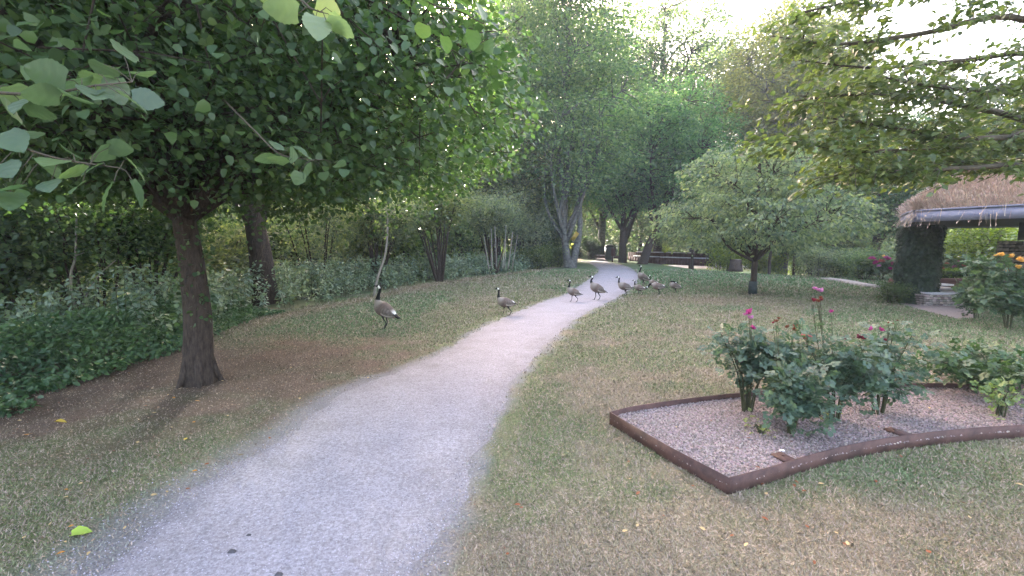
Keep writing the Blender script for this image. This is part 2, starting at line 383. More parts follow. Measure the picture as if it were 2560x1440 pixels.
# short, half dry lawn grass in front and fading into texture farther off
def blades():
    rs = np.random.default_rng(21); n = 1150000
    d = np.exp(rs.uniform(math.log(1.7), math.log(27), n)); x = rs.uniform(-1.22, 1.22, n) * (d + .9); y = d - 1.0 * (rs.random(n) < .12) * (d < 3.2)
    q_ = rs.random(n) < .05; x[q_] = rs.uniform(-1, 1, q_.sum()) * (d[q_] + 4.5)
    bdv = bank_dist(x, y); pdv = path_signed(x, y)
    col, s, gg, k = ground_col(x, y, bdv, pdv)
    keep = (bdv < .3) & (rs.random(n) > s * .8) & ~in_poly(x, y, BED) & ~in_poly(x, y, PAVE)
    fringe = pdv * (1 - .35 * sstep(-.9, -1.3, x) * sstep(6.5, 3, y)) + .16 * (fbm(x * 6, y * 6, 77) - .5)
    keep &= (fringe > -.03) & (rs.random(n) < .15 + 1.0 * sstep(0, .5, fringe))
    x, y, col, gg, d, s = x[keep], y[keep], col[keep], gg[keep], d[keep], s[keep]; n = len(x)
    z = gh(x, y); P = np.c_[x, y, z]
    sz = (.013 + .014 * rs.random(n)) * (1 + .3 * gg) * (.72 + .13 * d) * (1 - .35 * s)
    az = rs.uniform(0, 2 * math.pi, n); lean = rs.uniform(.4, 1.56, n)
    A = np.c_[np.cos(az) * np.sin(lean), np.sin(az) * np.sin(lean), np.cos(lean)]
    X = nrm(np.cross(A, rs.normal(0, 1, (n, 3)))); Zv = np.cross(X, A)
    r = rs.random(n)[:, None]; dry = (rs.random(n) < .42 * (1 - .65 * gg))[:, None]
    c = np.where(dry, np.array([.30, .235, .18]) * (.65 + .6 * r), col * np.array([.97, 1.06, .93]) * (.65 + .75 * r))
    w = .12 * (1 + .10 * d)
    g = G(); tv = np.array([(-1, 0, 0), (1, 0, 0), (.1, 1, .25)], float)
    V = P[:, None] + sz[:, None, None] * (tv[None, :, 0:1] * w[:, None, None] * X[:, None] + tv[None, :, 1:2] * A[:, None] + tv[None, :, 2:3] * Zv[:, None])
    V[..., 2] = np.maximum(V[..., 2], z[:, None] + .001)
    g.add(V.reshape(-1, 3), [np.arange(n * 3).reshape(-1, 3)], np.repeat(c, 3, axis=0))
    tag(link('lawn_grass', g.mesh('lawn_grass', M_BLADE)), 'short, patchy, half dry lawn grass on both sides of the path', 'grass', kind='stuff')
blades()
rs = np.random.default_rng(46); n = 26000; x = rs.uniform(-6.5, 0, n); y = rs.uniform(2.2, 11, n); bdv = bank_dist(x, y); _, s_, _, _ = ground_col(x, y, bdv, path_signed(x, y))
k = (rs.random(n) < .10 + .9 * s_) & (bdv < .3) & (path_signed(x, y) > .1); x, y = x[k], y[k]; n = len(x); g = G(); Zv = nrm(np.array([0, 0, 1.]) + rs.normal(0, .3, (n, 3))); A = nrm(rs.normal(0, 1, (n, 3)) * [1, 1, .15]); Xv = nrm(np.cross(A, Zv)); Zv = np.cross(Xv, A)
pal = np.array([(.16, .085, .05), (.24, .15, .09), (.07, .045, .035), (.34, .25, .16)])[rs.integers(0, 4, n)] * rs.uniform(.6, 1.2, (n, 1))
g.scatter(OVAL_V, OVAL_F, np.c_[x, y, gh(x, y) + rs.uniform(.004, .012, n)], Xv, A, Zv, rs.uniform(.008, .026, n), pal)
tag(link('leaf_litter', g.mesh('leaf_litter', M_BLADE)), 'fine brown crumbled leaf litter on the bare earth around the big left trunk', 'leaf litter', kind='stuff')

# stones: loose grit on the path, chips in the rose bed
ST_V = [(-.5, -.4, 0), (.5, -.35, 0), (.45, .4, 0), (-.4, .45, 0), (-.3, -.2, .42), (.3, -.25, .5), (.25, .25, .4), (-.2, .25, .5)]
ST_F = [[[4, 5, 6, 7], [0, 1, 5, 4], [1, 2, 6, 5], [2, 3, 7, 6], [3, 0, 4, 7]]]
def stones(x, y, z, size, c, seed):
    rs = np.random.default_rng(seed); n = len(x); az = rs.uniform(0, 6.28, n); t = rs.normal(0, .25, (n, 2))
    X = nrm(np.c_[np.cos(az), np.sin(az), t[:, 0]]); Z = nrm(np.c_[t, np.ones(n)]); Yv = nrm(np.cross(Z, X)); Z = np.cross(X, Yv)
    g = G(); g.scatter(ST_V, ST_F, np.c_[x, y, z], X, Yv * rs.uniform(.55, 1, (n, 1)), Z, size, c); return g
rs = np.random.default_rng(5); n = 75000; d = np.exp(rs.uniform(math.log(1.1), math.log(11), n)); x = rs.uniform(-1.2, .6, n) * d
pdv = path_signed(x, d); k = pdv < (.14 + .35 * sstep(-.9, -1.3, x) * sstep(6.5, 3, d)) * rs.random(n) ** 1.8; x, y, d = x[k], d[k], d[k]; n = len(x)
cc = np.array([.29, .27, .305]) * rs.uniform(.4, 1.5, (n, 1))
g = stones(x, y, gh(x, y) + .004, rs.uniform(.003, .0085, n) * (1 + .05 * d), cc, 6)
tag(link('path_grit', g.mesh('path_grit', M_STONE)), 'fine loose grey grit strewn over the footpath', 'grit', kind='stuff')
# rose bed
BZ = .06
g = G(); g.add(np.c_[BED, np.full(len(BED), BZ)], [np.array([list(range(len(BED)))])])
M_BEDSOIL = plain('bed_soil', (.12, .095, .085), (.24, .2, .185), 60, .95, .5)
struct(link('bed_soil', g.mesh('bed_soil', M_BEDSOIL)))
rs = np.random.default_rng(15); n = 150000; x = rs.uniform(.8, 7, n); y = rs.uniform(2.8, 5.6, n)
k = in_poly(x, y, BED) & (x < 1.25 * y + .3) & (rs.random(n) < (3.2 / y) ** 1.2); x, y = x[k], y[k]; n = len(x)
far = sstep(3.2, 4.6, x) * .4
cc = (np.array([.24, .195, .185]) * (1 - far[:, None]) + np.array([.17, .115, .09]) * far[:, None]) * rs.uniform(.4, 1.45, (n, 1)) * (1 + rs.normal(0, .05, (n, 3)))
g = stones(x, y, BZ + rs.uniform(-.004, .006, n), rs.uniform(.010, .021, n), cc, 16)
tag(link('bed_gravel', g.mesh('bed_gravel', M_STONE)), 'pinkish grey gravel chips covering the rose bed', 'gravel', kind='stuff')
def edging(name, pts, z0, z1, w, label):
    P = np.array(pts); T = nrm(np.gradient(P, axis=0)); nn = np.c_[-T[:, 1], T[:, 0]] * w / 2; n = len(P)
    g = G(); V = []
    for a, z in ((1, z0), (1, z1), (-1, z1), (-1, z0)): V.append(np.c_[P + a * nn, np.full(n, z)])
    V = np.stack(V, 1).reshape(-1, 3); i = (np.arange(n - 1) * 4)[:, None]
    Q = np.vstack([np.c_[i + j, i + 4 + j, i + 4 + (j + 1) % 4, i + (j + 1) % 4] for j in range(4)])
    g.add(V, [Q, [[0, 1, 2, 3]], [[n * 4 - 1, n * 4 - 2, n * 4 - 3, n * 4 - 4]]]); return g.mesh(name, M_RUST)
ed = thing('bed_edging', 'low rust brown steel edging strip framing the gravel rose bed', 'edging', gp(1820, 1236))
o0 = np.array(ed.location)
def part_w(name, me, parent): o = link(name, me, parent); o.location = tuple(-np.array(parent.location)); return o
part_w('steel_strip', edging('steel_strip', bed_front, -.02, .115, .008, ''), ed)
part_w('steel_strip', edging('steel_strip', catmull(bed_right, 60), -.02, .115, .008, ''), ed)
part_w('steel_strip', edging('steel_strip', catmull(bed_back, 40), -.02, .115, .008, ''), ed)
for px, py, lab in ((1962, 1150, 'small rusty fixing plate lying in the gravel nearest the front corner'), (2244, 1084, 'small rusty fixing plate half buried in gravel behind the curved edge')):
    p = gp(px, py, BZ); g = G(); g.box((0, 0, .012), (.10, .16, .016), .35); g.box((0, .03, .02), (.02, .02, .01), .35)
    tag(link('fixing_plate', g.mesh('fixing_plate', M_RUST), None, p), lab, 'plate', 'rusty plates in the gravel')

# ------------------------------------------------------------------ trees
def tree_parts(seed, trunk, tr, crowns, n_cl, cl_r, per, leaf, tv, tf, limbs=10, flat=.55, up=.9, droop=.25, first=.45, keep=None, twig=.012, smooth=True, lr=.34, shell=.5, sub=1):
    """trunk: polyline; tr: base radius; crowns: list of (centre, radii); returns (wood G, leaf G)"""
    rs = np.random.default_rng(seed); trunk = catmull(trunk, 22); n = len(trunk)
    s = np.linspace(0, 1, n); R = tr * (1 - .62 * s) + tr * .3 * np.exp(-s * 22)
    w = G(); w.tube(trunk, R, 12)
    vol = np.array([r[0] * r[1] * r[2] for _, r in crowns]) ** (2 / 3.); vol /= vol.sum()
    C = []; D = []
    while len(C) < n_cl:
        k = rs.choice(len(crowns), p=vol); c, r = crowns[k]; best = None; bdist = -1
        for _ in range(5):
            v = nrm(rs.normal(0, 1, 3)); q = np.array(c) + v * np.array(r) * rs.random() ** shell * np.where(v[2] < 0, 1, 1)
            if keep is not None and not keep(q): continue
            dd = min([np.sum((q - e) ** 2) for e in C[-200:]], default=9)
            if dd > bdist: best, bdist = q, dd
        if best is not None: C.append(best); D.append(nrm(best - np.array(c)))
    C = np.array(C); cen = C[rs.choice(n_cl, limbs, replace=False)]
    for _ in range(5):
        a = ((C[:, None] - cen[None]) ** 2).sum(2).argmin(1)
        cen = np.array([C[a == i].mean(0) if (a == i).any() else cen[i] for i in range(limbs)])
    LP = []
    for i in range(limbs):
        c = cen[i]; hz = np.linalg.norm(c[:2] - trunk[-1, :2])
        zs = np.clip((c[2] - .75 * hz - trunk[0, 2]) / (trunk[-1, 2] - trunk[0, 2]), first, .98)
        k = int(zs * (n - 1)); p0 = trunk[k]; d = c - p0
        p1 = p0 + d * .35 + np.array([0, 0, .12 * np.linalg.norm(d)]) + rs.normal(0, .05, 3) * np.linalg.norm(d)
        p2 = p0 + d * .7 + np.array([0, 0, .08 * np.linalg.norm(d)]) + rs.normal(0, .05, 3) * np.linalg.norm(d)
        L = catmull([p0, p1, p2, c + d * .05], 12); r0 = max(R[k] * .55, tr * lr * .6); w.tube(L, np.linspace(r0, r0 * .25, 12), 7); LP.append((L, r0))
    lg = G()
    for i in range(n_cl):
        L, r0 = LP[a[i]]; c = C[i]; dd = ((L - c) ** 2).sum(1); j = max(2, min(11, dd.argmin() - 1)); p0 = L[j]; d = c - p0; ln = np.linalg.norm(d)
        B = catmull([p0, p0 + d * .5 + np.array([0, 0, .1 * ln]) + rs.normal(0, .06, 3) * ln, c], 6)
        w.tube(B, np.linspace(max(twig * 1.6, r0 * .25 * (1 - j / 14)), twig * .6, 6), 5, False)
        m_ = int(per * rs.uniform(.6, 1.4)); rr = cl_r * rs.uniform(.7, 1.3)
        for q in range(sub):
            e = c + np.clip(rs.normal(0, 1, 3), -1.3, 1.3) * rr * np.array([.9, .9, flat])
            if keep is not None and not (keep(e) and keep(e * 1.03 - c * .03)): continue
            w.tube([c - .3 * (e - c), (c + e) / 2 + [0, 0, .03], e], [twig * .6, twig * .5, twig * .3], 4, False)
        off = rs.normal(0, 1, (m_, 3)) * rr * np.array([1, 1, flat]) * .62
        off[:, 2] -= .25 * (off[:, :2] ** 2).sum(1) / max(rr, .1)
        P = c + off; o = nrm(off * np.array([1, 1, .3]) + D[i] * .35 * rr)
        if keep is not None:
            kk = np.array([keep(q) for q in P]) if len(P) else []; P, o = P[kk], o[kk]
        put_leaves(lg, tv, tf, P, o, leaf, up, droop, rs)
    return w, lg
def plant_tree(name, parts, bark, leafm, color, loc, label, cat='tree', group=None, rz=0, sc=1, trunk_name='trunk', crown_name='crown'):
    me_w, me_l = parts
    t = thing(name, label, cat, loc, rz, group); t.scale = (sc, sc, sc) if np.isscalar(sc) else sc
    a = link(trunk_name, me_w, t); b_ = link(crown_name, me_l, t, color=color); return t
def M2(p, bark=M_BARK, lm=M_LEAF): return p[0].mesh('trunk', bark, True), p[1].mesh('crown', lm)

# --- the lime tree on the left, its crown reaching over the camera
LT = np.array([-3.67, 5.27, 0])
def keep_l(q):
    dx, dy, dz = q[0], q[1], q[2] - EYE
    if dx * dx + dy * dy + dz * dz < 1.55 ** 2: return False
    if q[1] > .3:
        px = 1280 + F * dx / q[1]; py = H0 - F * dz / q[1]
        if py > 505 - (0 if px < 1050 else .3 * (px - 1050)) and q[1] < 6: return False
        if px > np.interp(py, [-700, 0, 200, 330, 420, 500], [1050, 1235, 1320, 1335, 1285, 1130]) + 42 * math.sin(py * .045 + q[1] * 3) + 36 * math.sin(py * .019 + q[1] * 5) - 10: return False
    return True
trunk = np.array([(0, 0, -.15), (.0, 0, .25), (.03, 0, .8), (-.02, .02, 1.5), (-.06, 0, 2.1), (-.05, .05, 3.2), (.05, 0, 4.6), (0, 0, 6.4)]) + LT
w, lf = tree_parts(101, trunk, .172, [((-3.8, 5.4, 3.9), (4.15, 4.15, 1.75)), ((-3.7, 5.6, 2.95), (4.35, 4.1, .75)), ((-3.9, 5.6, 5.6), (3.4, 3.4, 2.8))], 900, .48, 165, .058, LIM_V, LIM_F, 15, .6, .75, .45, .55, keep_l, .009, sub=2)
# low side limbs from the top of the clear trunk
for e, r in (((-5.9, 4.2, 3.1), .08), ((-1.6, 5.0, 3.4), .075), ((-3.2, 2.6, 3.2), .06), ((-4.6, 7.8, 3.3), .07), ((-.6, 5.6, 3.6), .04)):
    p0 = LT + [0, 0, 1.95]; e = np.array(e); w.tube(catmull([p0, p0 + (e - p0) * .3 + [0, 0, .22], p0 + (e - p0) * .7 + [0, 0, .2], e], 12), np.linspace(r * 1.35, r * .4, 12), 8)
# root flare
for an in (.4, 1.7, 2.9, 4.2, 5.3):
    v = np.array([math.cos(an), math.sin(an), 0]); w.tube(catmull([LT + v * .08 + [0, 0, .42], LT + v * .17 + [0, 0, .12], LT + v * .25 + [0, 0, -.04]], 6), [.07, .075, .03], 7)[0] if False else w.tube(catmull([LT + v * .08 + [0, 0, .42], LT + v * .17 + [0, 0, .12], LT + v * .25 + [0, 0, -.04]], 6), np.linspace(.06, .02, 6), 7)
# shoots on the trunk
rs = np.random.default_rng(4); n = 260; an = rs.uniform(0, 6.28, n); z = rs.uniform(.7, 2.1, n); v = np.c_[np.cos(an), np.sin(an), rs.uniform(-.2, .6, n)]
put_leaves(lf, HEART_V, HEART_F, LT + np.c_[np.cos(an) * .19, np.sin(an) * .19, z], v, .045, .5, .3, rs)
t = thing('lime_tree', 'big dark leafy tree leaning its canopy over the left of the path', 'tree', LT)
part_w('trunk', w.mesh('trunk', M_BARK, True), t)
o = part_w('crown', lf.mesh('crown', M_LEAFN), t); o.color = (.056, .102, .044, 1)
# low sprays close to the camera
def spray(branch, leaves, name, color, size, seed, thick=.007, along=24, dr=.35):
    rs = np.random.default_rng(seed); B = catmull([at(*p) for p in branch], 14); wd = G(); wd.tube(B, np.linspace(thick, thick * .35, 14), 6)
    lg = G()
    for px, py, Yd, s in leaves:
        p = at(px, py, Yd); k = ((B - p) ** 2).sum(1).argmin(); q = B[k]; d = p - q
        wd.tube([q, (p + q) / 2 + [0, 0, .012], p], [thick * .3, thick * .22, thick * .18], 4, False)
        put_leaves(lg, FINE_V, FINE_F, [p], nrm(d * [1, 1, .3] + [0, 0, 1e-3])[None] + rs.normal(0, .25, (1, 3)), size * s, .85, dr, rs, sj=.1)
    b1 = part_w(name, wd.mesh(name, M_TWIG, True), t); b2 = link('spray_leaves', lg.mesh('spray_leaves', M_LEAFN), b1); b2.color = (*color, 1)
spray([(-160, 215, 1.75), (0, 232, 1.7), (120, 235, 1.68), (230, 215, 1.72), (330, 205, 1.85)],
      [(60, 275, 1.7, 1), (10, 265, 1.7, 1), (165, 200, 1.65, 1), (190, 250, 1.62, .9), (150, 245, 1.65, 1), (205, 195, 1.72, 1), (245, 185, 1.76, 1), (285, 195, 1.8, 1), (240, 225, 1.7, 1.1), (300, 235, 1.72, 1), (330, 245, 1.78, 1), (215, 230, 1.7, .9), (100, 225, 1.75, .9), (75, 245, 1.68, .9), (350, 180, 1.95, 1), (260, 160, 1.95, 1), (310, 140, 2.0, 1), (-30, 230, 1.7, 1), (20, 215, 1.75, 1)], 'low_branch', (.085, .13, .085), .1, 31)
spray([(-200, 300, 1.75), (0, 350, 1.7), (140, 395, 1.7), (300, 420, 1.75)],
      [(10, 330, 1.68, 1.1), (60, 345, 1.7, 1), (0, 410, 1.62, 1.1), (50, 470, 1.6, 1), (25, 480, 1.62, .8), (130, 450, 1.65, .9), (210, 430, 1.68, .9), (205, 460, 1.66, .7), (270, 370, 1.8, .8), (240, 380, 1.76, .9), (285, 455, 1.66, 1.2), (330, 450, 1.7, 1.1), (150, 400, 1.66, 1), (180, 385, 1.72, .9), (320, 400, 1.8, 1), (255, 410, 1.74, .9), (100, 400, 1.7, .9), (-40, 380, 1.65, 1)], 'low_branch', (.075, .125, .075), .095, 32)
spray([(700, -160, 1.5), (735, -30, 1.42), (770, 15, 1.38), (800, 30, 1.36)],
      [(700, 10, 1.36, 1.15), (722, 5, 1.35, 1.1), (745, 35, 1.33, 1.15), (790, 40, 1.36, 1.1), (830, 30, 1.38, 1), (815, 50, 1.36, 1.1), (790, 10, 1.4, 1), (840, 60, 1.42, 1)], 'hanging_twig', (.20, .26, .16), .07, 33, .005)
spray([(1010, -60, 2.1), (1080, 10, 2.0), (1140, 25, 2.0), (1210, 60, 2.1)],
      [(1085, 15, 2.0, 1), (1135, 25, 2.0, 1), (1180, 75, 2.1, 1), (1210, 50, 2.1, .9), (1110, 90, 2.1, .9), (1220, 100, 2.2, .9), (1060, 60, 2.05, .8), (1170, 20, 2.05, .9)], 'hanging_twig', (.10, .17, .07), .085, 34, .005)
spray([(560, 250, 3.0), (640, 330, 2.5), (700, 385, 2.3), (780, 400, 2.25)],
      [(690, 400, 2.2, 1), (715, 410, 2.2, 1), (725, 385, 2.25, .9), (700, 375, 2.25, .9), (750, 430, 2.2, .8), (780, 415, 2.25, 1), (770, 395, 2.3, .9), (840, 410, 2.4, .8), (810, 430, 2.35, .7), (735, 365, 2.35, .9)], 'low_branch', (.08, .13, .08), .085, 35, .006)

# --- tree off to the right: long level branches, small leaves, open to the sky
RT = np.array([9.2, 6.3, 0])
def right_tree():
    rs = np.random.default_rng(8); w, lg = G(), G(); trunk = catmull([RT, RT + [.05, 0, 1.5], RT + [-.05, .1, 3], RT + [0, 0, 5.5], RT + [.1, 0, 8]], 16); w.tube(trunk, np.linspace(.24, .09, 16), 12)
    limbs = [[(2560, 300, 6), (2380, 258, 5.6), (2250, 235, 5.3), (2080, 240, 5.0), (1930, 262, 4.8)],
             [(2560, 372, 5.6), (2300, 378, 5.2), (2090, 372, 4.9), (1960, 338, 4.7)],
             [(2560, 48, 5.4), (2300, 85, 5.2), (2100, 110, 5.0), (1930, 90, 4.8)],
             [(2600, 140, 6.2), (2420, 150, 5.8), (2200, 170, 5.6), (1990, 150, 5.3)],
             [(2600, -60, 5.2), (2350, -40, 5.0), (2150, 0, 4.9), (2010, 30, 4.8)],
             [(2600, 420, 5.2), (2420, 420, 5.0), (2230, 430, 4.9), (2100, 440, 4.8)],
             [(2620, 210, 5), (2480, 225, 4.8), (2330, 215, 4.6), (2190, 190, 4.6)],
             [(2640, 330, 5.6), (2500, 345, 5.2), (2350, 340, 5.0), (2180, 310, 4.9), (2030, 290, 4.8)]]
    dens = [1.25, 1.4, .9, 1.05, 1.0, 1.35, .8, 1.25]
    for L_, dn in zip(limbs, dens):
        P = [at(*p) for p in L_]; s0 = P[0]; k = int(np.clip((s0[2] - .3) / 8 * 15, 3, 14)); P = [trunk[k], (trunk[k] + s0) / 2 + [0, 0, .15]] + P
        B = catmull(P, 34); w.tube(B, np.linspace(.055, .006, 34), 7)
        n_s = int(52 * dn)
        for q in range(n_s):
            u = rs.uniform(.12, 1) ** .8; k = int(u * 32); p = B[k]; T = nrm(B[k + 1] - B[k]); side = nrm(np.cross(T, [0, 0, 1])) * rs.choice([-1, 1])
            ln = rs.uniform(.3, .85) * (1.25 - .5 * u); d = nrm(T * rs.uniform(.4, 1.1) + side * rs.uniform(.3, 1.1) + np.array([0, 0, rs.uniform(-.35, .25)]))
            S = catmull([p, p + d * ln * .5 + [0, 0, .04], p + d * ln + [0, 0, -.06]], 7); w.tube(S, np.linspace(.006, .0018, 7), 4, False)
            m_ = int(30 * ln / .6); uu = rs.uniform(.1, 1.02, m_); Q = p + d * ln * uu[:, None] + rs.normal(0, .05, (m_, 3)) * [1, 1, .6]
            o = d + nrm(np.cross(d, [0, 0, 1])) * rs.choice([-1, 1], (m_, 1)) * .9
            put_leaves(lg, OVAL_V, OVAL_F, Q, o, .078, .8, .3, rs)
    return w, lg
w, lg = right_tree()
# the rest of its crown above and beside the frame
w2, lg2 = tree_parts(66, [RT + [0, 0, 2], RT + [0, 0, 5], RT + [.1, 0, 8]], .14, [((11.2, 7.2, 6.9), (3.0, 3.4, 2.6))], 90, .6, 60, .1, OVAL_V, OVAL_F, 9, .5, .8, .3)
t = thing('overhanging_tree', 'tree beyond the right edge whose thin branches hang over the lawn', 'tree', RT)
part_w('trunk', w.mesh('trunk', M_TWIG, True), t); part_w('limb', w2.mesh('limb', M_TWIG, True), t)
o = part_w('crown', lg.mesh('crown', M_LEAFN), t); o.color = (.088, .122, .048, 1)
o = part_w('upper_crown', lg2.mesh('upper_crown', M_LEAFN), t); o.color = (.06, .1, .03, 1)

# --- prototypes for the trees farther off
P_broad = M2(tree_parts(201, [(0, 0, -.3), (.1, 0, 2), (0, .1, 5), (.1, 0, 8.5)], .33, [((0, 0, 8.2), (4.8, 4.6, 4.6))], 260, .85, 105, .17, RH_V, RH_F, 12, .5, .9, .3, .3, twig=.02))
P_tall = M2(tree_parts(202, [(0, 0, -.3), (.15, 0, 4), (-.1, .1, 10), (.1, 0, 17)], .34, [((0, 0, 7.5), (4.2, 4.2, 4)), ((0, 0, 14), (4.2, 4.2, 5.5))], 440, .95, 105, .2, RH_V, RH_F, 22, .5, .9, .3, .18, twig=.025, lr=.3), M_BARKG)
P_airy = M2(tree_parts(203, [(0, 0, -.3), (.2, 0, 5), (-.2, .2, 12), (.2, 0, 19)], .36, [((0, 0, 9), (4.5, 4.5, 4.5)), ((.6, 0, 16), (4.6, 4.6, 5.8))], 330, 1.0, 95, .21, RH_V, RH_F, 22, .45, .9, .3, .2, twig=.03, lr=.3))
def multi_stem(seed, h, spread, n_st, n_cl, per, leaf, r0=.035, cr=None, clr=.38, zlo=.35):
    rs = np.random.default_rng(seed); w, lg = G(), G(); C = []; 
    for i in range(n_st):
        an = rs.uniform(0, 6.28); e = np.array([math.cos(an) * spread * rs.uniform(.2, 1), math.sin(an) * spread * rs.uniform(.2, 1), h * rs.uniform(.75, 1)])
        b_ = np.array([math.cos(an), math.sin(an), 0]) * .12; S = catmull([b_ - [0, 0, .3], b_ + e * .4 + rs.normal(0, .08, 3) + [0, 0, h * .08], e * [.85, .85, .8], e * [1.15, 1.15, 1]], 14)
        w.tube(S, np.linspace(r0 * rs.uniform(.7, 1.2), r0 * .2, 14), 6, False)
        for j in range(n_cl // n_st):
            k = rs.integers(int(14 * zlo), 14); p = S[k]; d = nrm(rs.normal(0, 1, 3) * [1, 1, .6] + [0, 0, .2]); q = p + d * clr * rs.uniform(.5, 1.8)
            w.tube([p, (p + q) / 2 + [0, 0, .03], q], [r0 * .25, r0 * .18, r0 * .1], 4, False); C.append(q)
    for c in C:
        m_ = int(per * rs.uniform(.6, 1.4)); off = rs.normal(0, 1, (m_, 3)) * clr * [1, 1, .6] * .7; put_leaves(lg, RH_V, RH_F, c + off, nrm(off + [0, 0, 1e-3]), leaf, .9, .3, rs)
    return w, lg
P_shrub = M2(multi_stem(301, 2.6, 1.2, 12, 120, 70, .11, zlo=.12)); P_hazel = M2(multi_stem(302, 5.2, 2.0, 13, 180, 70, .13, .06, clr=.55, zlo=.5))
P_loose = M2(multi_stem(303, 3.4, 1.3, 9, 80, 45, .1, .03, clr=.42, zlo=.3)); P_low = M2(multi_stem(304, 1.1, .9, 16, 90, 60, .07, .012, clr=.22, zlo=.1))
DK, MID, BR, GRY, OLV, LIME = (.05, .09, .045), (.09, .14, .075), (.155, .215, .11), (.16, .195, .15), (.155, .185, .11), (.16, .21, .04)
def far(name, proto, px, Yd, color, label, sc=1, rz=None, group=None, cat='tree', tn='trunk', cn='crown', dz=0):
    x = (px - 1280) / F * Yd; z = float(gh(np.array([x]), np.array([float(Yd)]))[0]) + dz
    return plant_tree(name, proto, None, None, color, (x, Yd, z), label, cat, group, rng.uniform(0, 6.28) if rz is None else rz, sc, tn, cn)

# dark thick trunk behind the nettles
p = M2(tree_parts(210, [(0, 0, -1.2), (-.12, 0, 1.2), (-.3, 0, 3.2), (-.3, 0, 9)], .36, [((-.2, 0, 7.8), (4.2, 3.8, 4.2))], 210, .8, 100, .16, RH_V, RH_F, 9, .5, .9, .3, .4, twig=.02))
far('old_tree', p, 665, 12.4, DK, 'thick dark trunk standing in the nettles behind the lime tree', rz=0)
# grey double trunk
def forked():
    w, lg = tree_parts(220, [(-.05, 0, -.2), (-.25, 0, 1.2), (-.42, 0, 3), (-.35, .1, 9), (-.1, 0, 17.5)], .27, [((.2, 0, 9.5), (4.6, 4.2, 5.2)), ((-.6, 0, 16), (4.5, 4.2, 5.5))], 430, .95, 105, .19, RH_V, RH_F, 20, .5, .9, .3, .25, twig=.022, lr=.3)
    w.tube(catmull([(.15, 0, -.2), (.35, 0, 1.0), (.62, 0, 2.4), (.6, 0, 5), (.9, .2, 11)], 16), np.linspace(.27, .09, 16), 11)
    w.tube(catmull([(.05, 0, -.1), (.05, 0, .35), (0, 0, .55)], 5), [.42, .36, .3, .22, .1], 11); return w, lg
far('forked_tree', M2(forked(), M_BARKG), 1424, 29.5, (.13, .205, .12), 'tall tree with two grey mottled trunks forking from the ground left of the path bend', rz=0)
# the pair by the curved benches
def pair(seed, lean, second):
    w, lg = tree_parts(seed, [(0, 0, -.2), (lean * .25, 0, 1.6), (lean * .7, 0, 4), (lean, .1, 9.5)], .36, [((lean * .8, 0, 8.6), (4.6, 4.4, 4.6))], 300, .8, 115, .18, RH_V, RH_F, 12, .5, .9, .3, .3, twig=.025, lr=.5)
    if second: w.tube(catmull([(.1, 0, 1.6), (.7, 0, 3.4), (1.5, 0, 5.5), (2.2, 0, 8)], 12), np.linspace(.24, .1, 12), 9)
    return w, lg
far('maple_tree', M2(pair(230, 0, True)), 1556, 37, (.10, .21, .105), 'upright dark green tree with forked trunk beside the path bend', rz=0)
far('maple_tree', M2(pair(231, 2.4, False)), 1604, 34.5, (.105, .21, .105), 'leaning dark trunk growing against the curved stone benches', rz=0)
# small round lime tree on the lawn
sm = tree_parts(240, [(0, 0, -.1), (.02, 0, .9), (-.03, 0, 1.8), (.03, 0, 3.2), (0, 0, 4.4)], .105, [((.1, 0, 2.4), (3.35, 2.8, 1.05)), ((0, 0, 3.5), (2.2, 2.1, 1.4))], 285, .36, 68, .11, OVAL_V, OVAL_F, 17, .3, .6, .75, .32, twig=.008)
t = far('young_tree', M2(sm), 1885, 14.6, (.165, .215, .16), 'small spreading pale green tree with a slim trunk alone on the right lawn', rz=0)
g = G(); g.tube([(0, 0, -.02), (0, 0, .2), (.005, 0, .41)], [.135, .13, .125], 14); o = link('trunk_guard', g.mesh('trunk_guard', plain('guard', (.012, .02, .02), (.035, .05, .05), 20, .8, .3)), t)

far('tall_tree', P_tall, 1330, 37, (.14, .21, .10), 'tall light green tree rising left of the forked grey tree', 1.05)
far('tall_tree', P_tall, 1500, 50, (.12, .18, .10), 'tall tree seen over the forked tree above the path bend', 1.3)
far('tall_tree', P_airy, 1845, 42, (.11, .14, .09), 'light green tall tree left of the olive one', .95)
far('tall_tree', P_tall, 2020, 40, (.12, .15, .08), 'tall yellowish green tree right behind the olive one', 1.05)
far('tall_tree', P_tall, 1240, 44, (.09, .14, .07), 'tall pale tree behind the edge of the lime crown', 1.3)
far('tall_tree', P_airy, 1640, 48, (.115, .165, .11), 'thin open crowned tree with sky showing through, above the leaning trunk', 1.25)
far('tall_tree', P_airy, 1770, 55, (.10, .135, .11), 'open grey green tree just left of the gap of bright sky', 1.22)
far('tall_tree', P_tall, 1955, 33, (.17, .185, .10), 'tall olive green tree behind the small lawn tree', .98)
far('tall_tree', P_airy, 2110, 44, (.12, .14, .09), 'sparse tree behind the olive one, half hidden by hanging branches', .8)
far('round_tree', P_broad, 1730, 39, (.15, .19, .14), 'rounded pale green tree behind the curved benches', (.78, .78, .62), dz=-.6)
far('round_tree', P_broad, 1830, 52, (.05, .095, .05), 'dark rounded tree far behind the small lawn tree', (1, 1, .68))
far('round_tree', P_broad, 2085, 29, (.15, .19, .12), 'bushy pale tree right of the small lawn tree', (.72, .72, .52), dz=-.3)
far('round_tree', P_broad, 2190, 27, (.08, .14, .08), 'dense green tree behind the left end of the shelter roof', (.85, .85, .74))
far('round_tree', P_broad, 2330, 33, (.08, .14, .08), 'dense green tree rising behind the dry grass roof', (1, 1, .95))
far('round_tree', P_broad, 2480, 31, (.09, .15, .08), 'broad green tree behind the right part of the shelter', (1.05, 1.05, .9))
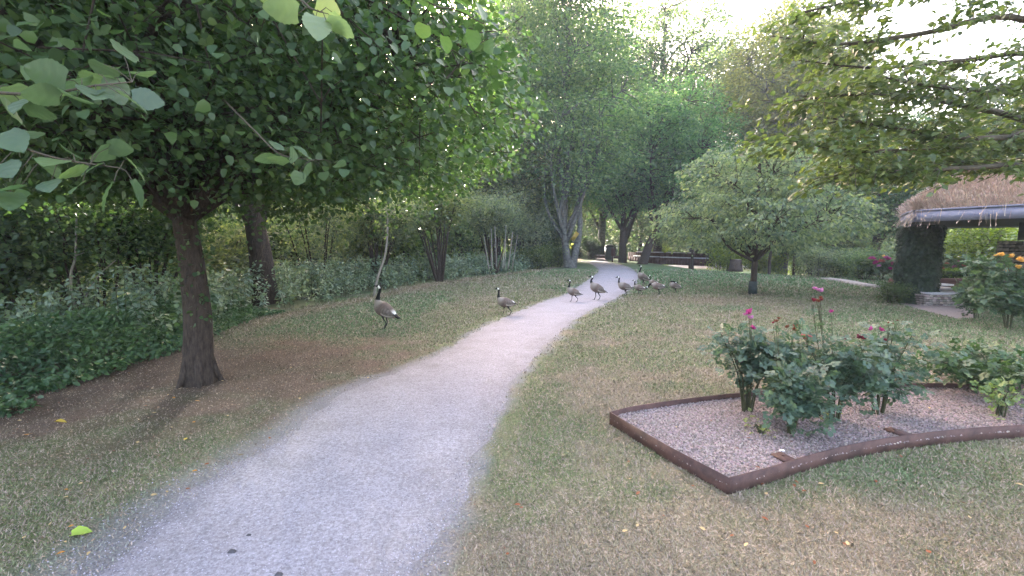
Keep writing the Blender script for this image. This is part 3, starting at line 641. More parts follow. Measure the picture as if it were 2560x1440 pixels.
far('round_tree', P_broad, 2640, 24, (.05, .1, .045), 'green tree at the right edge behind the shelter roof', (.9, .9, .9))
far('round_tree', P_broad, 2010, 60, (.05, .09, .05), 'distant dark tree between the olive tree and the shelter', (1.1, 1.1, .8))
far('round_tree', P_broad, 1455, 62, (.06, .11, .055), 'distant tree closing the end of the path', (1, 1, .75))
far('round_tree', P_broad, 1600, 66, (.055, .1, .05), 'distant tree behind the pair of dark trunks', (1.1, 1.1, .85))
# wood on the left, beyond the nettles
L = [(-330, 9, P_broad, DK, .75, 'dark tree outside the left edge of the wood'), (-60, 11.5, P_broad, DK, .8, 'dark leafy tree at the far left of the wood'), (130, 15, P_broad, MID, .85, 'green tree of the wood above the thin forked sapling'), (330, 24, P_tall, MID, .7, 'tall tree of the wood behind the lime trunk, on its left'),
     (500, 26, P_tall, BR, .8, 'pale tree of the wood between the two thick dark trunks'), (900, 30, P_broad, BR, .95, 'rounded bright tree shaped to block low sun, behind the pale crooked sapling'), (765, 29.5, P_broad, BR, .88, 'rounded bright tree added to block low sun, right of the thick dark trunk, far back'), (1025, 30.5, P_broad, BR, .95, 'rounded bright tree added to block low sun, behind the dark hazel stems'),  # the rounded trees are put here to keep low sun off foreground and bank
     (1160, 33, P_tall, MID, .85, 'tall tree of the wood behind the cut pale stems'), (1245, 31, P_broad, OLV, .85, 'olive tree of the wood left of the forked grey tree'),
     (-200, 22, P_broad, MID, 1.1, 'green tree deep in the wood at the far left'), (1100, 45, P_tall, BR, 1.1, 'far tree of the wood over the hazel stems'), (870, 46, P_tall, MID, .78, 'farthest tall tree of the left wood'), (1385, 46, P_broad, GRY, 1.0, 'greyish tree far behind the forked grey trunks'), (60, 40, P_tall, MID, 1.0, 'tall far tree of the wood at the left')]
for px, Yd, pr, c, s, lab in L: far('wood_tree', pr, px, Yd, c, lab, s, group='trees of the wood on the left')
L = [(1100, 19, P_hazel, OLV, .78, 'many stemmed dark hazel bush in the middle of the wood edge'), (940, 17, P_hazel, GRY, .62, 'leaning hazel bush just behind the pale crooked sapling'), (800, 16, P_loose, GRY, 1.05, 'loose grey green bush right of the thick dark trunk'), (1235, 24, P_hazel, GRY, .75, 'grey hazel bush behind the cut pale stems'),
     (560, 15, P_shrub, OLV, 1.1, 'leafy bush seen between the two thick trunks'), (370, 11, P_hazel, DK, .62, 'dark hazel bush just left of the lime trunk'), (230, 9.5, P_loose, MID, .95, 'dark arching bush at the foot of the left slope'), (60, 10, P_loose, GRY, 1.05, 'grey leafy bush at the left edge of the slope'),
     (-120, 8.5, P_shrub, MID, 1.2, 'dark bush outside the left edge'), (1320, 29, P_shrub, GRY, 1.3, 'grey green bush left of the forked grey trunk'), (1370, 34, P_shrub, (.1, .13, .09), 1.3, 'pale grey bush behind the forked grey trunk'), (700, 18, P_hazel, BR, .7, 'bright hazel bush right behind the thick dark trunk'),
     (1000, 22, P_shrub, BR, 1.4, 'bright bush low between hazel stems'), (450, 17, P_shrub, BR, 1.3, 'bright bush behind the lime trunk'), (150, 18, P_shrub, BR, 1.4, 'bright bush low behind the left slope')]
L += [(px, Yd, P_shrub, c, s, 'rounded %s bush of the wood %s' % (w_, lab)) for px, Yd, c, s, w_, lab in (
    (-60, 20, BR, 1.6, 'bright', 'low at the left border of the photo'), (80, 25, GRY, 1.8, 'grey', 'deep between the left saplings'), (300, 26, BR, 1.7, 'bright', 'left of the lime trunk, far back'), (390, 21, OLV, 1.4, 'olive', 'immediately left of the lime trunk'),
    (520, 21, GRY, 1.4, 'grey', 'right behind the lime trunk'), (590, 27, BR, 1.7, 'bright', 'left of the thick dark trunk'), (730, 24, GRY, 1.5, 'grey', 'right of the thick dark trunk'), (820, 27, BR, 1.8, 'bright', 'behind the loose grey bush'),
    (890, 21, OLV, 1.2, 'olive', 'left of the pale crooked sapling'), (960, 29, BR, 2.0, 'bright', 'far behind the pale crooked sapling'), (1060, 30, GRY, 1.9, 'grey', 'far behind the hazel stems on their left'), (1150, 28, BR, 1.7, 'bright', 'far behind the hazel stems on their right'),
    (1200, 36, GRY, 2.1, 'grey', 'deep behind the cut pale stems'), (1290, 38, BR, 2.2, 'bright', 'deep between the cut stems and the forked trunk'), (1350, 42, OLV, 2.2, 'olive', 'deep left of the forked trunk'), (670, 34, OLV, 2.2, 'olive', 'deep behind the thick dark trunk'),
    (440, 35, GRY, 2.2, 'grey', 'deep behind the lime trunk'), (180, 34, OLV, 2.2, 'olive', 'deep behind the thin forked sapling'))]
for px, Yd, pr, c, s, lab in L: far('wild_bush', pr, px, Yd, c, lab, s, group='bushes at the edge of the wood', cat='bush', tn='stems', cn='foliage')
L = [(1475, 44, P_shrub, (.03, .05, .03), .75, 'small dark bush beside the far end of the path'), (1650, 50, P_shrub, LIME, .9, 'lime green bush behind the curved benches'), (1808, 30, P_low, LIME, 1.5, 'bright yellow green bush at the right end of the curved benches'), (1925, 31, P_low, LIME, 1.5, 'bright yellow green bush behind the slim lawn trunk'),
     (2045, 21.5, P_low, GRY, 1.2, 'grey green bush at the near end of the flower border'), (2110, 22, P_low, (.1, .14, .08), 1.1, 'low pale bush in the flower border'), (2160, 20, P_low, MID, 1.0, 'low green bush in the border left of the pink roses'),
     (2235, 12.2, P_low, (.06, .1, .045), .5, 'small bush in front of the ivy pillar'), (1440, 54, P_shrub, MID, 1.2, 'distant bush behind the path left of the dark hedge'), (1390, 30.5, P_low, (.1, .15, .05), 1.2, 'yellowish bush at the foot of the forked grey tree'), (1340, 28.5, P_low, (.1, .14, .05), 1.2, 'low yellow green bush at the end of the nettle bank'),
     (2090, 40, P_shrub, MID, 1, 'dark bush far behind the flower border'), (1880, 46, P_shrub, MID, 1.1, 'bush far behind the slim lawn trunk'), (1990, 36, P_shrub, (.09, .13, .05), .8, 'bush beside the distant sandy patch')]
for px, Yd, pr, c, s, lab in L: far('garden_bush', pr, px, Yd, c, lab, s, cat='bush', tn='stems', cn='foliage')
L = [(1728, 33, .055, 'thin dark tree trunk just behind the curved benches'), (1925, 29, .07, 'thin tree trunk behind the slim lawn tree'), (1985, 33, .07, 'thin tree trunk beside the sandy patch'), (2025, 34, .09, 'thin dark tree right of the sandy patch')]
P_thin = M2(tree_parts(250, [(0, 0, -.2), (.05, 0, 1.2), (0, .05, 2.6), (.05, 0, 4)], .11, [((0, 0, 3.6), (1.9, 1.9, 1.5))], 70, .5, 80, .14, RH_V, RH_F, 8, .5, .9, .3, .4, twig=.012))
for px, Yd, r, lab in L: far('slim_tree', P_thin, px, Yd, (.06, .11, .05), lab, (1, 1, 1.05))
g = far('lime_green_tree', P_thin, 2448, 17.5, (.13, .18, .03), 'small bright lime green tree seen under the shelter roof', (.72, .72, .47), cat='tree')

# distant wood closing the view
rs = np.random.default_rng(44); g = G()
for Yd, n, h in ((76, 90000, 10), (66, 60000, 7), (58, 36000, 4.0)):
    x = rs.uniform(-1.5, 1.5, n) * Yd * 1.05; y = Yd + rs.normal(0, 3, n) + 5 * np.sin(x * .11); top = h * (.55 + .7 * fbm(x * .09, x * 0, 3) + .25 * fbm(x * .5, x * 0, 9)) * np.where(x < 2, 1.35, 1.0)
    z = gh(x, y) + top * rs.random(n) ** 1.1; o = rs.normal(0, 1, (n, 3)); put_leaves(g, RH_V, RH_F, np.c_[x, y, z], nrm(o), .5 if Yd > 60 else .38, .8, .2, rs)
o = tag(link('distant_wood', g.mesh('distant_wood', M_LEAF), color=(.10, .145, .09)), 'far off wood closing the view behind the park', 'woodland', kind='stuff')

# ------------------------------------------------------------------ nettles and low cover on the bank
def herb_band():
    rs = np.random.default_rng(51); lg, sg = G(), G(); cs = np.r_[0, np.cumsum(np.linalg.norm(np.diff(BANKS, axis=0), axis=1))]
    n = 3600; y0 = rs.uniform(0, 1, n) ** 1.5; s = y0 * cs[-1]; bx = np.interp(s, cs, BANKS[:, 0]); by = np.interp(s, cs, BANKS[:, 1])
    T = nrm(np.c_[np.interp(s + .1, cs, BANKS[:, 0]) - bx, np.interp(s + .1, cs, BANKS[:, 1]) - by] + 1e-9); nl = np.c_[-T[:, 1], T[:, 0]]
    o = rs.uniform(0, 1, n) ** .8 * 3.2; x = bx + nl[:, 0] * (o + .12); y = by + nl[:, 1] * (o + .12)
    k = (y > 7.3) & (y < 33) & (np.abs(x) < 1.4 * y); x, y, o = x[k], y[k], o[k]; z = gh(x, y)
    for i in range(len(x)):
        h = (.45 + .6 * sstep(0, .9, o[i])) * rs.uniform(.8, 1.2) * (1 - .12 * sstep(15, 30, y[i])); ln = rs.normal(0, .1, 2) * h; st = np.array([x[i], y[i], z[i]])
        e = st + [ln[0], ln[1], h]; S = catmull([st, (st + e) / 2 + [0, 0, .02], e + [ln[0] * .4, ln[1] * .4, 0]], 5); sg.tube(S, np.linspace(.005, .002, 5), 3, False)
        m_ = 20 if y[i] < 18 else 14; u = np.linspace(.22, 1, m_); P = st + (e - st) * u[:, None]; a = np.arange(m_) // 2 * 1.57 + np.arange(m_) % 2 * 3.14 + rs.uniform(0, 6)
        od = np.c_[np.cos(a), np.sin(a), np.zeros(m_)]; put_leaves(lg, OVAL_V, OVAL_F, P, od * 1.3, .105 * (1 if y[i] < 16 else 1.35), .9, .45, rs)
    o1 = tag(link('nettle_bank', lg.mesh('nettle_bank', M_HERB), color=(.16, .22, .17)), 'waist high band of nettles along the foot of the wood', 'nettles', kind='stuff')
    o2 = link('nettle_stems', sg.mesh('nettle_stems', M_TWIG), o1); o2['kind'] = 'stuff'
    # low dark cover on the near left
    n = 95000; x = rs.uniform(-11, -3.5, n); y = rs.uniform(2.0, 10.5, n); b_ = bank_dist(x, y); k = (b_ > -.12 + .35 * (fbm(x * 4, y * 4, 61) - .5)) & (b_ < 4.8) & (np.abs(x) < 1.5 * y); x, y, b_ = x[k], y[k], b_[k]
    hh = (.12 + .42 * sstep(0, 1.1, b_)) * (.5 + 1.0 * fbm(x * 1.7, y * 1.7, 71)); z = gh(x, y, b_) + hh * rs.random(len(x)) ** .45
    lg = G(); put_leaves(lg, OVAL_V, OVAL_F, np.c_[x, y, z], nrm(rs.normal(0, 1, (len(x), 3)) * [1, 1, .3]), .072, .9, .3, rs)
    tag(link('ground_cover', lg.mesh('ground_cover', M_HERB), color=(.065, .125, .06)), 'low dark green leafy cover on the slope at the left edge', 'ground cover', kind='stuff')
    # sparse growth deeper in the wood
    n = 60000; x = rs.uniform(-42, 4, n); y = rs.uniform(8, 40, n); b_ = bank_dist(x, y); k = (b_ > 3) & (np.abs(x) < 1.4 * y); x, y, b_ = x[k], y[k], b_[k]
    z = gh(x, y, b_) + .55 * fbm(x * .8, y * .8, 5) * rs.random(len(x)); lg = G(); put_leaves(lg, OVAL_V, OVAL_F, np.c_[x, y, z], nrm(rs.normal(0, 1, (len(x), 3)) * [1, 1, .3]), .2, .9, .3, rs)
    tag(link('wood_undergrowth', lg.mesh('wood_undergrowth', M_HERB), color=(.2, .26, .18)), 'pale leafy undergrowth deeper inside the wood', 'undergrowth', kind='stuff')
herb_band()

# pale crooked sapling, cut stems, thin forked sapling
def stem_thing(name, base, paths, m, label, cat, leaves=None, color=BR):
    t = thing(name, label, cat, base); g = G()
    for pts, r in paths:
        P = catmull([np.array(p) - base for p in pts], 14); g.tube(P, np.linspace(r[0], r[1], 14), 8)
    link('stem', g.mesh('stem', m, True), t)
    if leaves is not None:
        lg = G(); put_leaves(lg, RH_V, RH_F, leaves - base, nrm(rng.normal(0, 1, (len(leaves), 3))), .09, .9, .4); link('foliage', lg.mesh('foliage', M_LEAF), t, color=color)
    return t
b0 = gp(932, 742); Yd = b0[1]
lv = np.vstack([at(px, py, Yd) + rng.normal(0, .28, (45, 3)) * [1, 1, .5] for px, py in ((965, 510), (1005, 505), (940, 500), (960, 560), (985, 530), (900, 520))])
stem_thing('pale_sapling', b0, [([b0 - [0, 0, .1], at(945, 690, Yd), at(962, 640, Yd), at(968, 590, Yd), at(969, 540, Yd), at(972, 490, Yd)], (.045, .018)), ([at(968, 545, Yd), at(985, 525, Yd - .1), at(1003, 508, Yd - .2)], (.02, .008)), ([at(969, 540, Yd), at(960, 515, Yd), at(956, 490, Yd)], (.015, .006))], M_PALE, 'crooked pale bare stemmed sapling leaning out of the nettles', 'sapling', lv, BR)
base = gp(1265, 690); base[0] = (1262 - 1280) / F * 20.5; base[1] = 20.5; Yd = 20.5
stem_thing('cut_stems', base, [([at(px, 672, Yd + dy), at(px + dx * .5, (672 + py) / 2, Yd + dy), at(px + dx, py, Yd + dy)], (.02 + .01 * (i % 2), .014)) for i, (px, dx, py, dy) in enumerate([(1262, 3, 562, 0), (1230, -2, 572, .4), (1242, -5, 566, .8), (1270, 12, 580, -.1), (1280, 14, 588, .1), (1222, -12, 592, .2), (1257, 4, 600, -.3)])], M_PALE, 'cluster of pale sawn off upright stems at the wood edge', 'cut stems')
b0 = at(205, 830, 8.8); Yd = 8.8
lv = np.vstack([at(px, py, Yd) + rng.normal(0, .3, (50, 3)) * [1, 1, .5] for px, py in ((190, 520), (230, 560), (150, 560), (260, 640), (120, 610))])
stem_thing('thin_sapling', b0, [([b0 - [0, 0, .1], at(190, 780, Yd), at(178, 730, Yd), at(178, 680, Yd), at(188, 640, Yd), at(192, 520, Yd)], (.035, .014)), ([at(200, 800, Yd), at(215, 740, Yd + .2), at(245, 690, Yd + .4), at(290, 650, Yd + .6)], (.022, .008)), ([at(186, 640, Yd), at(210, 632, Yd)], (.012, .006))], M_PALE, 'thin forked sapling on the slope at far left', 'sapling', lv, MID)
# fallen pale twig line along the bank
for pts, lab in (([(690, 738), (760, 745), (850, 742), (935, 733)], 'long thin dry stalk lying along the foot of the nettles'), ([(300, 1343), (335, 1320), (352, 1308)], 'thin pale dry twig lying on the left edge of the path'), ([(1180, 1020), (1200, 1000), (1215, 985)], None)):
    if lab is None: continue
    P = [gp(*p, .02) for p in pts]; g = G(); g.tube(catmull(P, 10) - P[0], .006 if pts[0][0] > 500 else .003, 5); tag(link('dry_twig', g.mesh('dry_twig', M_PALE), None, P[0]), lab, 'twig')
g = G(); g.box((0, 0, 0), (.26, .03, .6), 0); o = tag(link('yellow_shape', g.mesh('yellow_panel', plain('ochre_panel', (.16, .11, .02), (.26, .18, .03), 8, .7, .1)), None, at(1437, 591, 29.0)), 'slanting mustard yellow shape on the forked grey trunk', 'sign'); o.rotation_euler = (0, .6, 0)  # flat ochre board for an unidentified yellow shape on the trunk

# ------------------------------------------------------------------ geese
def goose_mesh(neck, head):
    """neck: list of (x, z, r) from breast to nape; head: heading of bill in side plane"""
    body = [(-.345, .315, .012, .012), (-.30, .325, .045, .038), (-.22, .34, .085, .075), (-.11, .355, .115, .108), (0, .365, .128, .128), (.09, .38, .122, .130), (.165, .415, .095, .112)]
    nk = [(x, z, r, r) for x, z, r in neck]
    hx, hz = neck[-1][0], neck[-1][1]; c, s_ = math.cos(head), math.sin(head)
    hd = [(hx + c * u - s_ * v, hz + s_ * u + c * v, a, b_) for u, v, a, b_ in ((.03, .03, .030, .034), (.062, .034, .027, .029), (.088, .027, .019, .018), (.112, .02, .013, .011), (.145, .014, .007, .005))]
    body = [(x * .84 + .012, z, a * 1.06, b_ * 1.08) for x, z, a, b_ in body]
    S = np.array(body + nk + hd); C = catmull(S, 90); C[:, 2:] = np.maximum(C[:, 2:], .004)
    par = np.linspace(0, len(S) - 1, 90)
    P = np.c_[C[:, 0], np.zeros(90), C[:, 1]]; T = nrm(np.gradient(P, axis=0)); Yv = np.tile([0., 1, 0], (90, 1)); U = nrm(np.cross(T, Yv)) * -1
    k = 18; a = np.linspace(0, 2 * math.pi, k, endpoint=False)
    V = P[:, None] + C[:, 2][:, None, None] * np.cos(a)[None, :, None] * Yv[:, None] + C[:, 3][:, None, None] * np.sin(a)[None, :, None] * U[:, None]
    i = np.arange(89)[:, None] * k; j = np.arange(k)[None]; j2 = (j + 1) % k
    Q = np.stack([i + j, i + k + j, i + k + j2, i + j2], -1).reshape(-1, 4)
    nb = len(body); nn = nb + len(nk); p = np.repeat(par, k); z = V.reshape(-1, 3)[:, 2]; ang = np.tile(np.sin(a), 90)
    brown = np.array([.115, .085, .072]); pale = np.array([.27, .24, .21]); black = np.array([.008, .008, .008]); white = np.array([.75, .74, .7])
    col = np.tile(brown, (len(p), 1)) * (.85 + .3 * vnoise(p * 6, ang * 3)[:, None])
    w = sstep(4.6, 6.6, p)[:, None] * .8; col = col * (1 - w) + pale * w
    w = (sstep(.1, -.5, ang) * sstep(2.6, 1.2, p))[:, None]; col = col * (1 - w) + white * w
    w = sstep(nb + .25, nb + .75, p)[:, None]; col = col * (1 - w) + black * w
    cheek = (np.abs(p - (nn - .15)) < .62) & (np.abs(ang - (-.1)) < .75) & (p < nn + .7); col[cheek] = white
    return V.reshape(-1, 3), Q, col, k
M_BEAK = M_DARK
def goose(px, py, s, heading, neck, head, stride, label, tilt=0.0):
    loc = gp(px, py); t = thing('goose', label, 'goose', loc, heading, 'geese crossing the path'); t.scale = (s, s, s)
    V, Q, col, k = goose_mesh(neck, head); c, d = math.cos(tilt), math.sin(tilt)
    def rot(V): V = np.array(V, float); x, z = V[:, 0].copy(), V[:, 2] - .3; V[:, 0] = x * c - z * d; V[:, 2] = x * d + z * c + .3; return V
    g = G(); g.add(rot(V), [Q, [list(range(k))], [[89 * k + q for q in range(k)][::-1]]], col); link('body', g.mesh('body', M_FEATHER, True), t)
    for sd_ in (-1, 1):                        # folded wings
        g = G(); nu, nv = 16, 9; u = np.linspace(0, 1, nu)[:, None]; v = np.linspace(-1, 1, nv)[None]
        x = .125 - .42 * u + 0 * v; hw = .098 * np.sin(np.pi * np.clip(u * .72 + .16, 0, 1)) * (1 - .35 * u) * (1 - sstep(.75, 1, u) * .8); z = .405 - .055 * u + hw * v * 1.0 - .01
        yy = sd_ * (.104 + .035 * np.sin(np.pi * (u * .8 + .12)) * (1 - .55 * v ** 2) - .075 * sstep(.45, 1, u) - .045 * np.maximum(v, 0) ** 2)
        A = np.stack([x, yy + 0 * x, z], -1); B = A.copy(); B[..., 1] -= sd_ * .018; i_ = (np.arange(nu - 1)[:, None] * nv + np.arange(nv - 1)[None]).ravel()
        qq = np.c_[i_, i_ + 1, i_ + nv + 1, i_ + nv]; VV = np.vstack([A.reshape(-1, 3), B.reshape(-1, 3)]); m_ = nu * nv
        r1 = np.r_[np.arange(nv), np.arange(1, nu) * nv + nv - 1, (nu - 1) * nv + np.arange(nv - 2, -1, -1), np.arange(nu - 2, 0, -1) * nv]
        rim = np.c_[r1, np.roll(r1, -1), np.roll(r1, -1) + m_, r1 + m_]
        uu = np.repeat(u.ravel(), nv); vv = np.tile(v.ravel(), nu); bars = .72 + .5 * (np.sin(uu * 42 + vv * 1.5) > .2)
        cc = np.array([.115, .094, .08]) * bars[:, None]; dk = sstep(.72, .95, uu)[:, None]; cc = cc * (1 - dk) + np.array([.025, .022, .02]) * dk; cc[np.abs(vv + 1) < .3] = [.26, .23, .2]
        g.add(rot(VV), [qq, qq[:, ::-1] + m_, rim], np.vstack([cc, cc])); link('wing', g.mesh('wing', M_FEATHER, True), t)
    g = G(); tv = rot([(-.22, -.04, .36), (-.22, .04, .36), (-.335, .05, .325), (-.35, 0, .33), (-.335, -.05, .325), (-.22, -.04, .34), (-.22, .04, .34), (-.335, .05, .315), (-.35, 0, .32), (-.335, -.05, .315)])
    g.add(tv, [[[0, 1, 2, 3, 4], [9, 8, 7, 6, 5]], [[0, 5, 6, 1], [1, 6, 7, 2], [2, 7, 8, 3], [3, 8, 9, 4], [4, 9, 5, 0]]], (.012, .011, .01)); link('tail', g.mesh('tail', M_FEATHER), t)
    for sd_, (fx, hx) in zip((-1, 1), stride):
        g = G(); hip = rot([(-.02 + hx, sd_ * .06, .27)])[0]; ank = np.array([fx - .045, sd_ * .05, .06 + .06]); ft = np.array([fx, sd_ * .05, .015]); kn = (hip + ank) / 2 + [.015, 0, 0]
        g.tube(catmull([hip, kn, ank, ft], 10), np.r_[np.linspace(.034, .013, 4), np.linspace(.011, .0085, 6)], 8)
        lg_ = link('leg', g.mesh('leg', M_DARK, True), t)
        f = G(); f.add([(fx - .02, sd_ * .05 - .006, .018), (fx + .075, sd_ * .05 - .045, .004), (fx + .095, sd_ * .05, .005), (fx + .075, sd_ * .05 + .045, .004), (fx - .02, sd_ * .05 + .006, .018), (fx - .02, sd_ * .05, .002), (fx + .075, sd_ * .05 - .045, .001), (fx + .075, sd_ * .05 + .045, .001)],
              [[[0, 1, 2], [0, 2, 4], [4, 2, 3]], [[0, 5, 6, 1], [4, 3, 7, 5]], [[5, 7, 6]]]); link('foot', f.mesh('foot', M_DARK), lg_)
    return t
UP = [(.205, .475, .062), (.215, .535, .040), (.215, .60, .029), (.212, .665, .0255), (.212, .72, .026)]
MIDN = [(.215, .47, .060), (.235, .525, .037), (.24, .58, .028), (.235, .63, .0255), (.235, .675, .0265)]
SB = [(.21, .47, .06), (.25, .51, .038), (.262, .555, .028), (.25, .605, .0255), (.245, .64, .0265)]
PREEN = [(.20, .47, .06), (.20, .52, .042), (.15, .55, .033), (.09, .545, .03), (.03, .52, .03)]
LOW = [(.22, .44, .06), (.275, .46, .042), (.32, .43, .033), (.35, .38, .03), (.37, .34, .03)]
W1, W2, W3 = ((.10, .04), (-.10, -.03)), ((.02, 0), (-.02, 0)), ((.07, .02), (-.05, -.02))
PI = math.pi
goose(962, 822, 1.0, PI - .35, UP, 0, W2, 'tall adult goose alone on the left lawn, black neck straight up', .30)
goose(1265, 788, .80, PI + .05, UP, 0, W1, 'goose striding left at the edge of the lawn beside the path', .03)
goose(1434, 755, .76, PI, UP, 0, W1, 'brown goose walking on the path, the front one of two', .18)
goose(1492, 750, .92, PI, SB, -.12, W3, 'goose with curved neck on the path behind the walking one', .28)
goose(1562, 741, .83, PI - .1, MIDN, -.2, W2, 'goose stepping onto the path at its right edge', .05)
goose(1599, 739, .66, PI - .5, MIDN, 0, W1, 'small goose standing between two others right of the path', 0)
goose(1607, 715, .93, PI - .25, UP, 0, W2, 'tall white chested goose upright at the back of the flock', .30)
goose(1634, 722, .62, PI - .5, UP, 0, W2, 'goose half hidden behind the grazing one', 0)
goose(1645, 739, .80, PI - .4, LOW, -.9, W2, 'hunched goose with its head down near the flock end', -.05)
goose(1687, 735, .72, PI - .25, PREEN, PI - .4, W2, 'last goose on the right, preening with head turned back', .12)

# ------------------------------------------------------------------ roses
PETAL_V = [(0, 0, 0), (.3, .35, .12), (.26, .8, .42), (0, .95, .55), (-.26, .8, .42), (-.3, .35, .12)]
PETAL_F = [[[0, 1, 2, 3], [0, 3, 4, 5]]]
def flower_mesh(seed, layers=4):
    rs = np.random.default_rng(seed); g = G()
    for l in range(layers):
        n = 7 - l; a = np.arange(n) / n * 6.283 + l * .6; tl = .25 + .33 * l
        A = nrm(np.c_[np.cos(a) * math.cos(tl), np.sin(a) * math.cos(tl), np.full(n, math.sin(tl))]); Z = nrm(np.array([0, 0, 1.]) - A * A[:, 2:3]); Xv = np.cross(A, Z)
        g.scatter(PETAL_V, PETAL_F, np.tile([0, 0, .02 * l], (n, 1)), Xv, A, Z, (1 - .17 * l) * rs.uniform(.85, 1.1, n))
    return g
M_PETAL = leaf_mat('petal', trans=.3, rough=.6, spec=.2, var=.2, tm=(1.1, .9, 1))
FL = flower_mesh(1).mesh('flower', M_PETAL)
MAG, RED, LIL, PNK, YEL, BRN = (.34, .045, .20), (.16, .025, .045), (.42, .17, .36), (.40, .13, .13), (.72, .47, .14), (.16, .06, .035)
def add_flower(parent, p, size, color, wp, seed):
    o = link('flower', FL, parent, np.array(p) - wp, color); o.scale = (size,) * 3; r = np.random.default_rng(seed); o.rotation_euler = (r.normal(.3, .35), r.normal(0, .35), r.uniform(0, 6)); return o
def rose_bush(px, py, Yd, rx, ry, h, seed, flowers, label, color=(.07, .115, .085), ncl=80, leaf=.066, zb=BZ, name='rose_bush', cat='rose bush', lo=.25, blob=1):
    rs = np.random.default_rng(seed); base = gp(px, py, zb) if Yd is None else at(px, py, Yd); base[2] = zb; wd, lg = G(), G(); t = thing(name, label, cat, base)
    canes = []
    for i in range(9):
        an = rs.uniform(0, 6.28); e = np.array([math.cos(an) * rx * rs.uniform(.2, .95), math.sin(an) * ry * rs.uniform(.3, .95), h * rs.uniform(.6, 1.15)]); S = catmull([(math.cos(an) * .03, math.sin(an) * .03, -.05), e * .35 + [0, 0, h * .12], e * .8 + [0, 0, .03], e], 12)
        wd.tube(S, np.linspace(.008, .003, 12), 6, False); canes.append(S)
    for i in range(ncl):
        S = canes[rs.integers(9)]; k = int(12 * lo) + 1 + int((11 - int(12 * lo)) * rs.random() ** .75); k = min(k, 11); p = S[k]; q = p + rs.normal(0, 1, 3) * [rx * .26, ry * .28, h * .09]; q[2] = max(q[2], .05 + lo * h * .5)
        wd.tube([p, (p + q) / 2 + [0, 0, .015], q], [.0028, .002, .0015], 4, False); m_ = rs.integers(5, 10)
        off = rs.normal(0, .05 * blob, (m_, 3)); put_leaves(lg, ROSE_V, ROSE_F, q + off, nrm(off * [1, 1, .2]), leaf * 1.0, 1.0, .1, rs)
    for j, (fx, fy, c, s, n) in enumerate(flowers):
        p = at(fx, fy, base[1] + rs.uniform(-ry, ry) * .35 - (ry * 1.3 if blob > 1 else 0)); d = p - base; q = base + d * [.45, .45, 0] + [0, 0, min(h * .6, d[2] * .6)] - base
        S = catmull([canes[j % 9][3], q, d * [1, 1, .97]], 10); wd.tube(S, np.linspace(.0042, .002, 10), 5, False)
        u = rs.uniform(.35, .93, 10); P = np.array([S[int(9 * a)] for a in u]) + rs.normal(0, .025, (10, 3)); put_leaves(lg, ROSE_V, ROSE_F, P, nrm(rs.normal(0, 1, (10, 3)) * [1, 1, .1]), leaf * .95, 1.0, .15, rs)
        for f in range(n):
            o_ = np.array([rs.normal(0, .028), rs.normal(0, .02), rs.normal(0, .012)]) * (0 if n == 1 else 1.0); add_flower(t, p + o_, s * rs.uniform(.8, 1.1), c, base, seed * 31 + j * 7 + f)
            if n > 1: wd.tube([S[-3], S[-1] + o_], [.002, .0015], 4, False)
    link('canes', wd.mesh('canes', plain('cane', (.03, .04, .018), (.07, .07, .035), 20, .8, .2) if 'cane' not in bpy.data.materials else bpy.data.materials['cane'], True), t)
    link('foliage', lg.mesh('foliage', M_HERB), t, color=color); return t
rose_bush(1868, 1030, None, .28, .24, .66, 61, [(1875, 788, LIL, .036, 2), (1880, 786, MAG, .034, 2), (1880, 822, MAG, .032, 1), (1848, 908, MAG, .034, 1), (1880, 890, BRN, .022, 2)], 'rose bush at the back left of the bed with a tall magenta bloom', ncl=62)
rose_bush(1975, 1082, None, .30, .24, .48, 62, [(1980, 937, LIL, .032, 1), (1940, 801, BRN, .024, 2), (1934, 808, RED, .018, 1)], 'rose bush nearest the front of the bed with one low lilac bloom', ncl=72)
rose_bush(1960, 1035, None, .30, .22, .70, 63, [(1982, 820, BRN, .03, 3), (2015, 848, PNK, .045, 3)], 'rose bush in the middle back with faded salmon blooms', ncl=62)
rose_bush(2085, 1050, None, .34, .28, .74, 64, [(2050, 727, LIL, .03, 3), (2030, 752, RED, .026, 3), (2046, 753, BRN, .028, 3), (2080, 781, MAG, .026, 1)], 'tallest rose bush, its long cane topped with pink and dark red blooms', ncl=84)
rose_bush(2195, 1035, None, .37, .3, .70, 65, [(2145, 847, RED, .034, 4), (2196, 824, MAG, .034, 2), (2207, 850, LIL, .03, 2), (2214, 853, RED, .03, 1), (2238, 803, BRN, .014, 2), (2222, 808, BRN, .014, 1)], 'rose bush at the right of the clump with crimson blooms', ncl=84)
rose_bush(2478, 985, None, .56, .38, .36, 66, [], 'broad flowerless bush at the right end of the gravel bed', (.055, .10, .045), 120, .075)
rose_bush(2500, 1040, None, .14, .12, .26, 67, [], 'small light green weed in the gravel at the right', (.13, .19, .07), 16, .05, name='weed_plant', cat='weed')
rose_bush(1902, 1085, None, .07, .06, .05, 68, [], 'tiny pale weed in the gravel in front of the roses', (.2, .24, .08), 5, .03, name='weed_plant', cat='weed')
rose_bush(2052, 1040, None, .09, .06, .06, 69, [], 'tiny yellowish weed between two rose bushes', (.25, .27, .06), 6, .035, name='weed_plant', cat='weed')
t = rose_bush(2520, 822, None, .85, .6, 1.12, 70, [(2500, 640, YEL, .07, 4), (2525, 645, YEL, .07, 4), (2545, 650, YEL, .06, 3), (2512, 679, YEL, .075, 1), (2545, 670, YEL, .06, 3), (2575, 655, YEL, .06, 3)], 'big bush with yellow blooms beside the stone wall of the shelter', (.075, .125, .075), 240, .1, zb=0, name='yellow_rose_bush')
rose_bush(2440, 797, None, .28, .25, .75, 71, [], 'narrow dark bush at the corner of the paved area', (.05, .09, .055), 70, .09, zb=0)
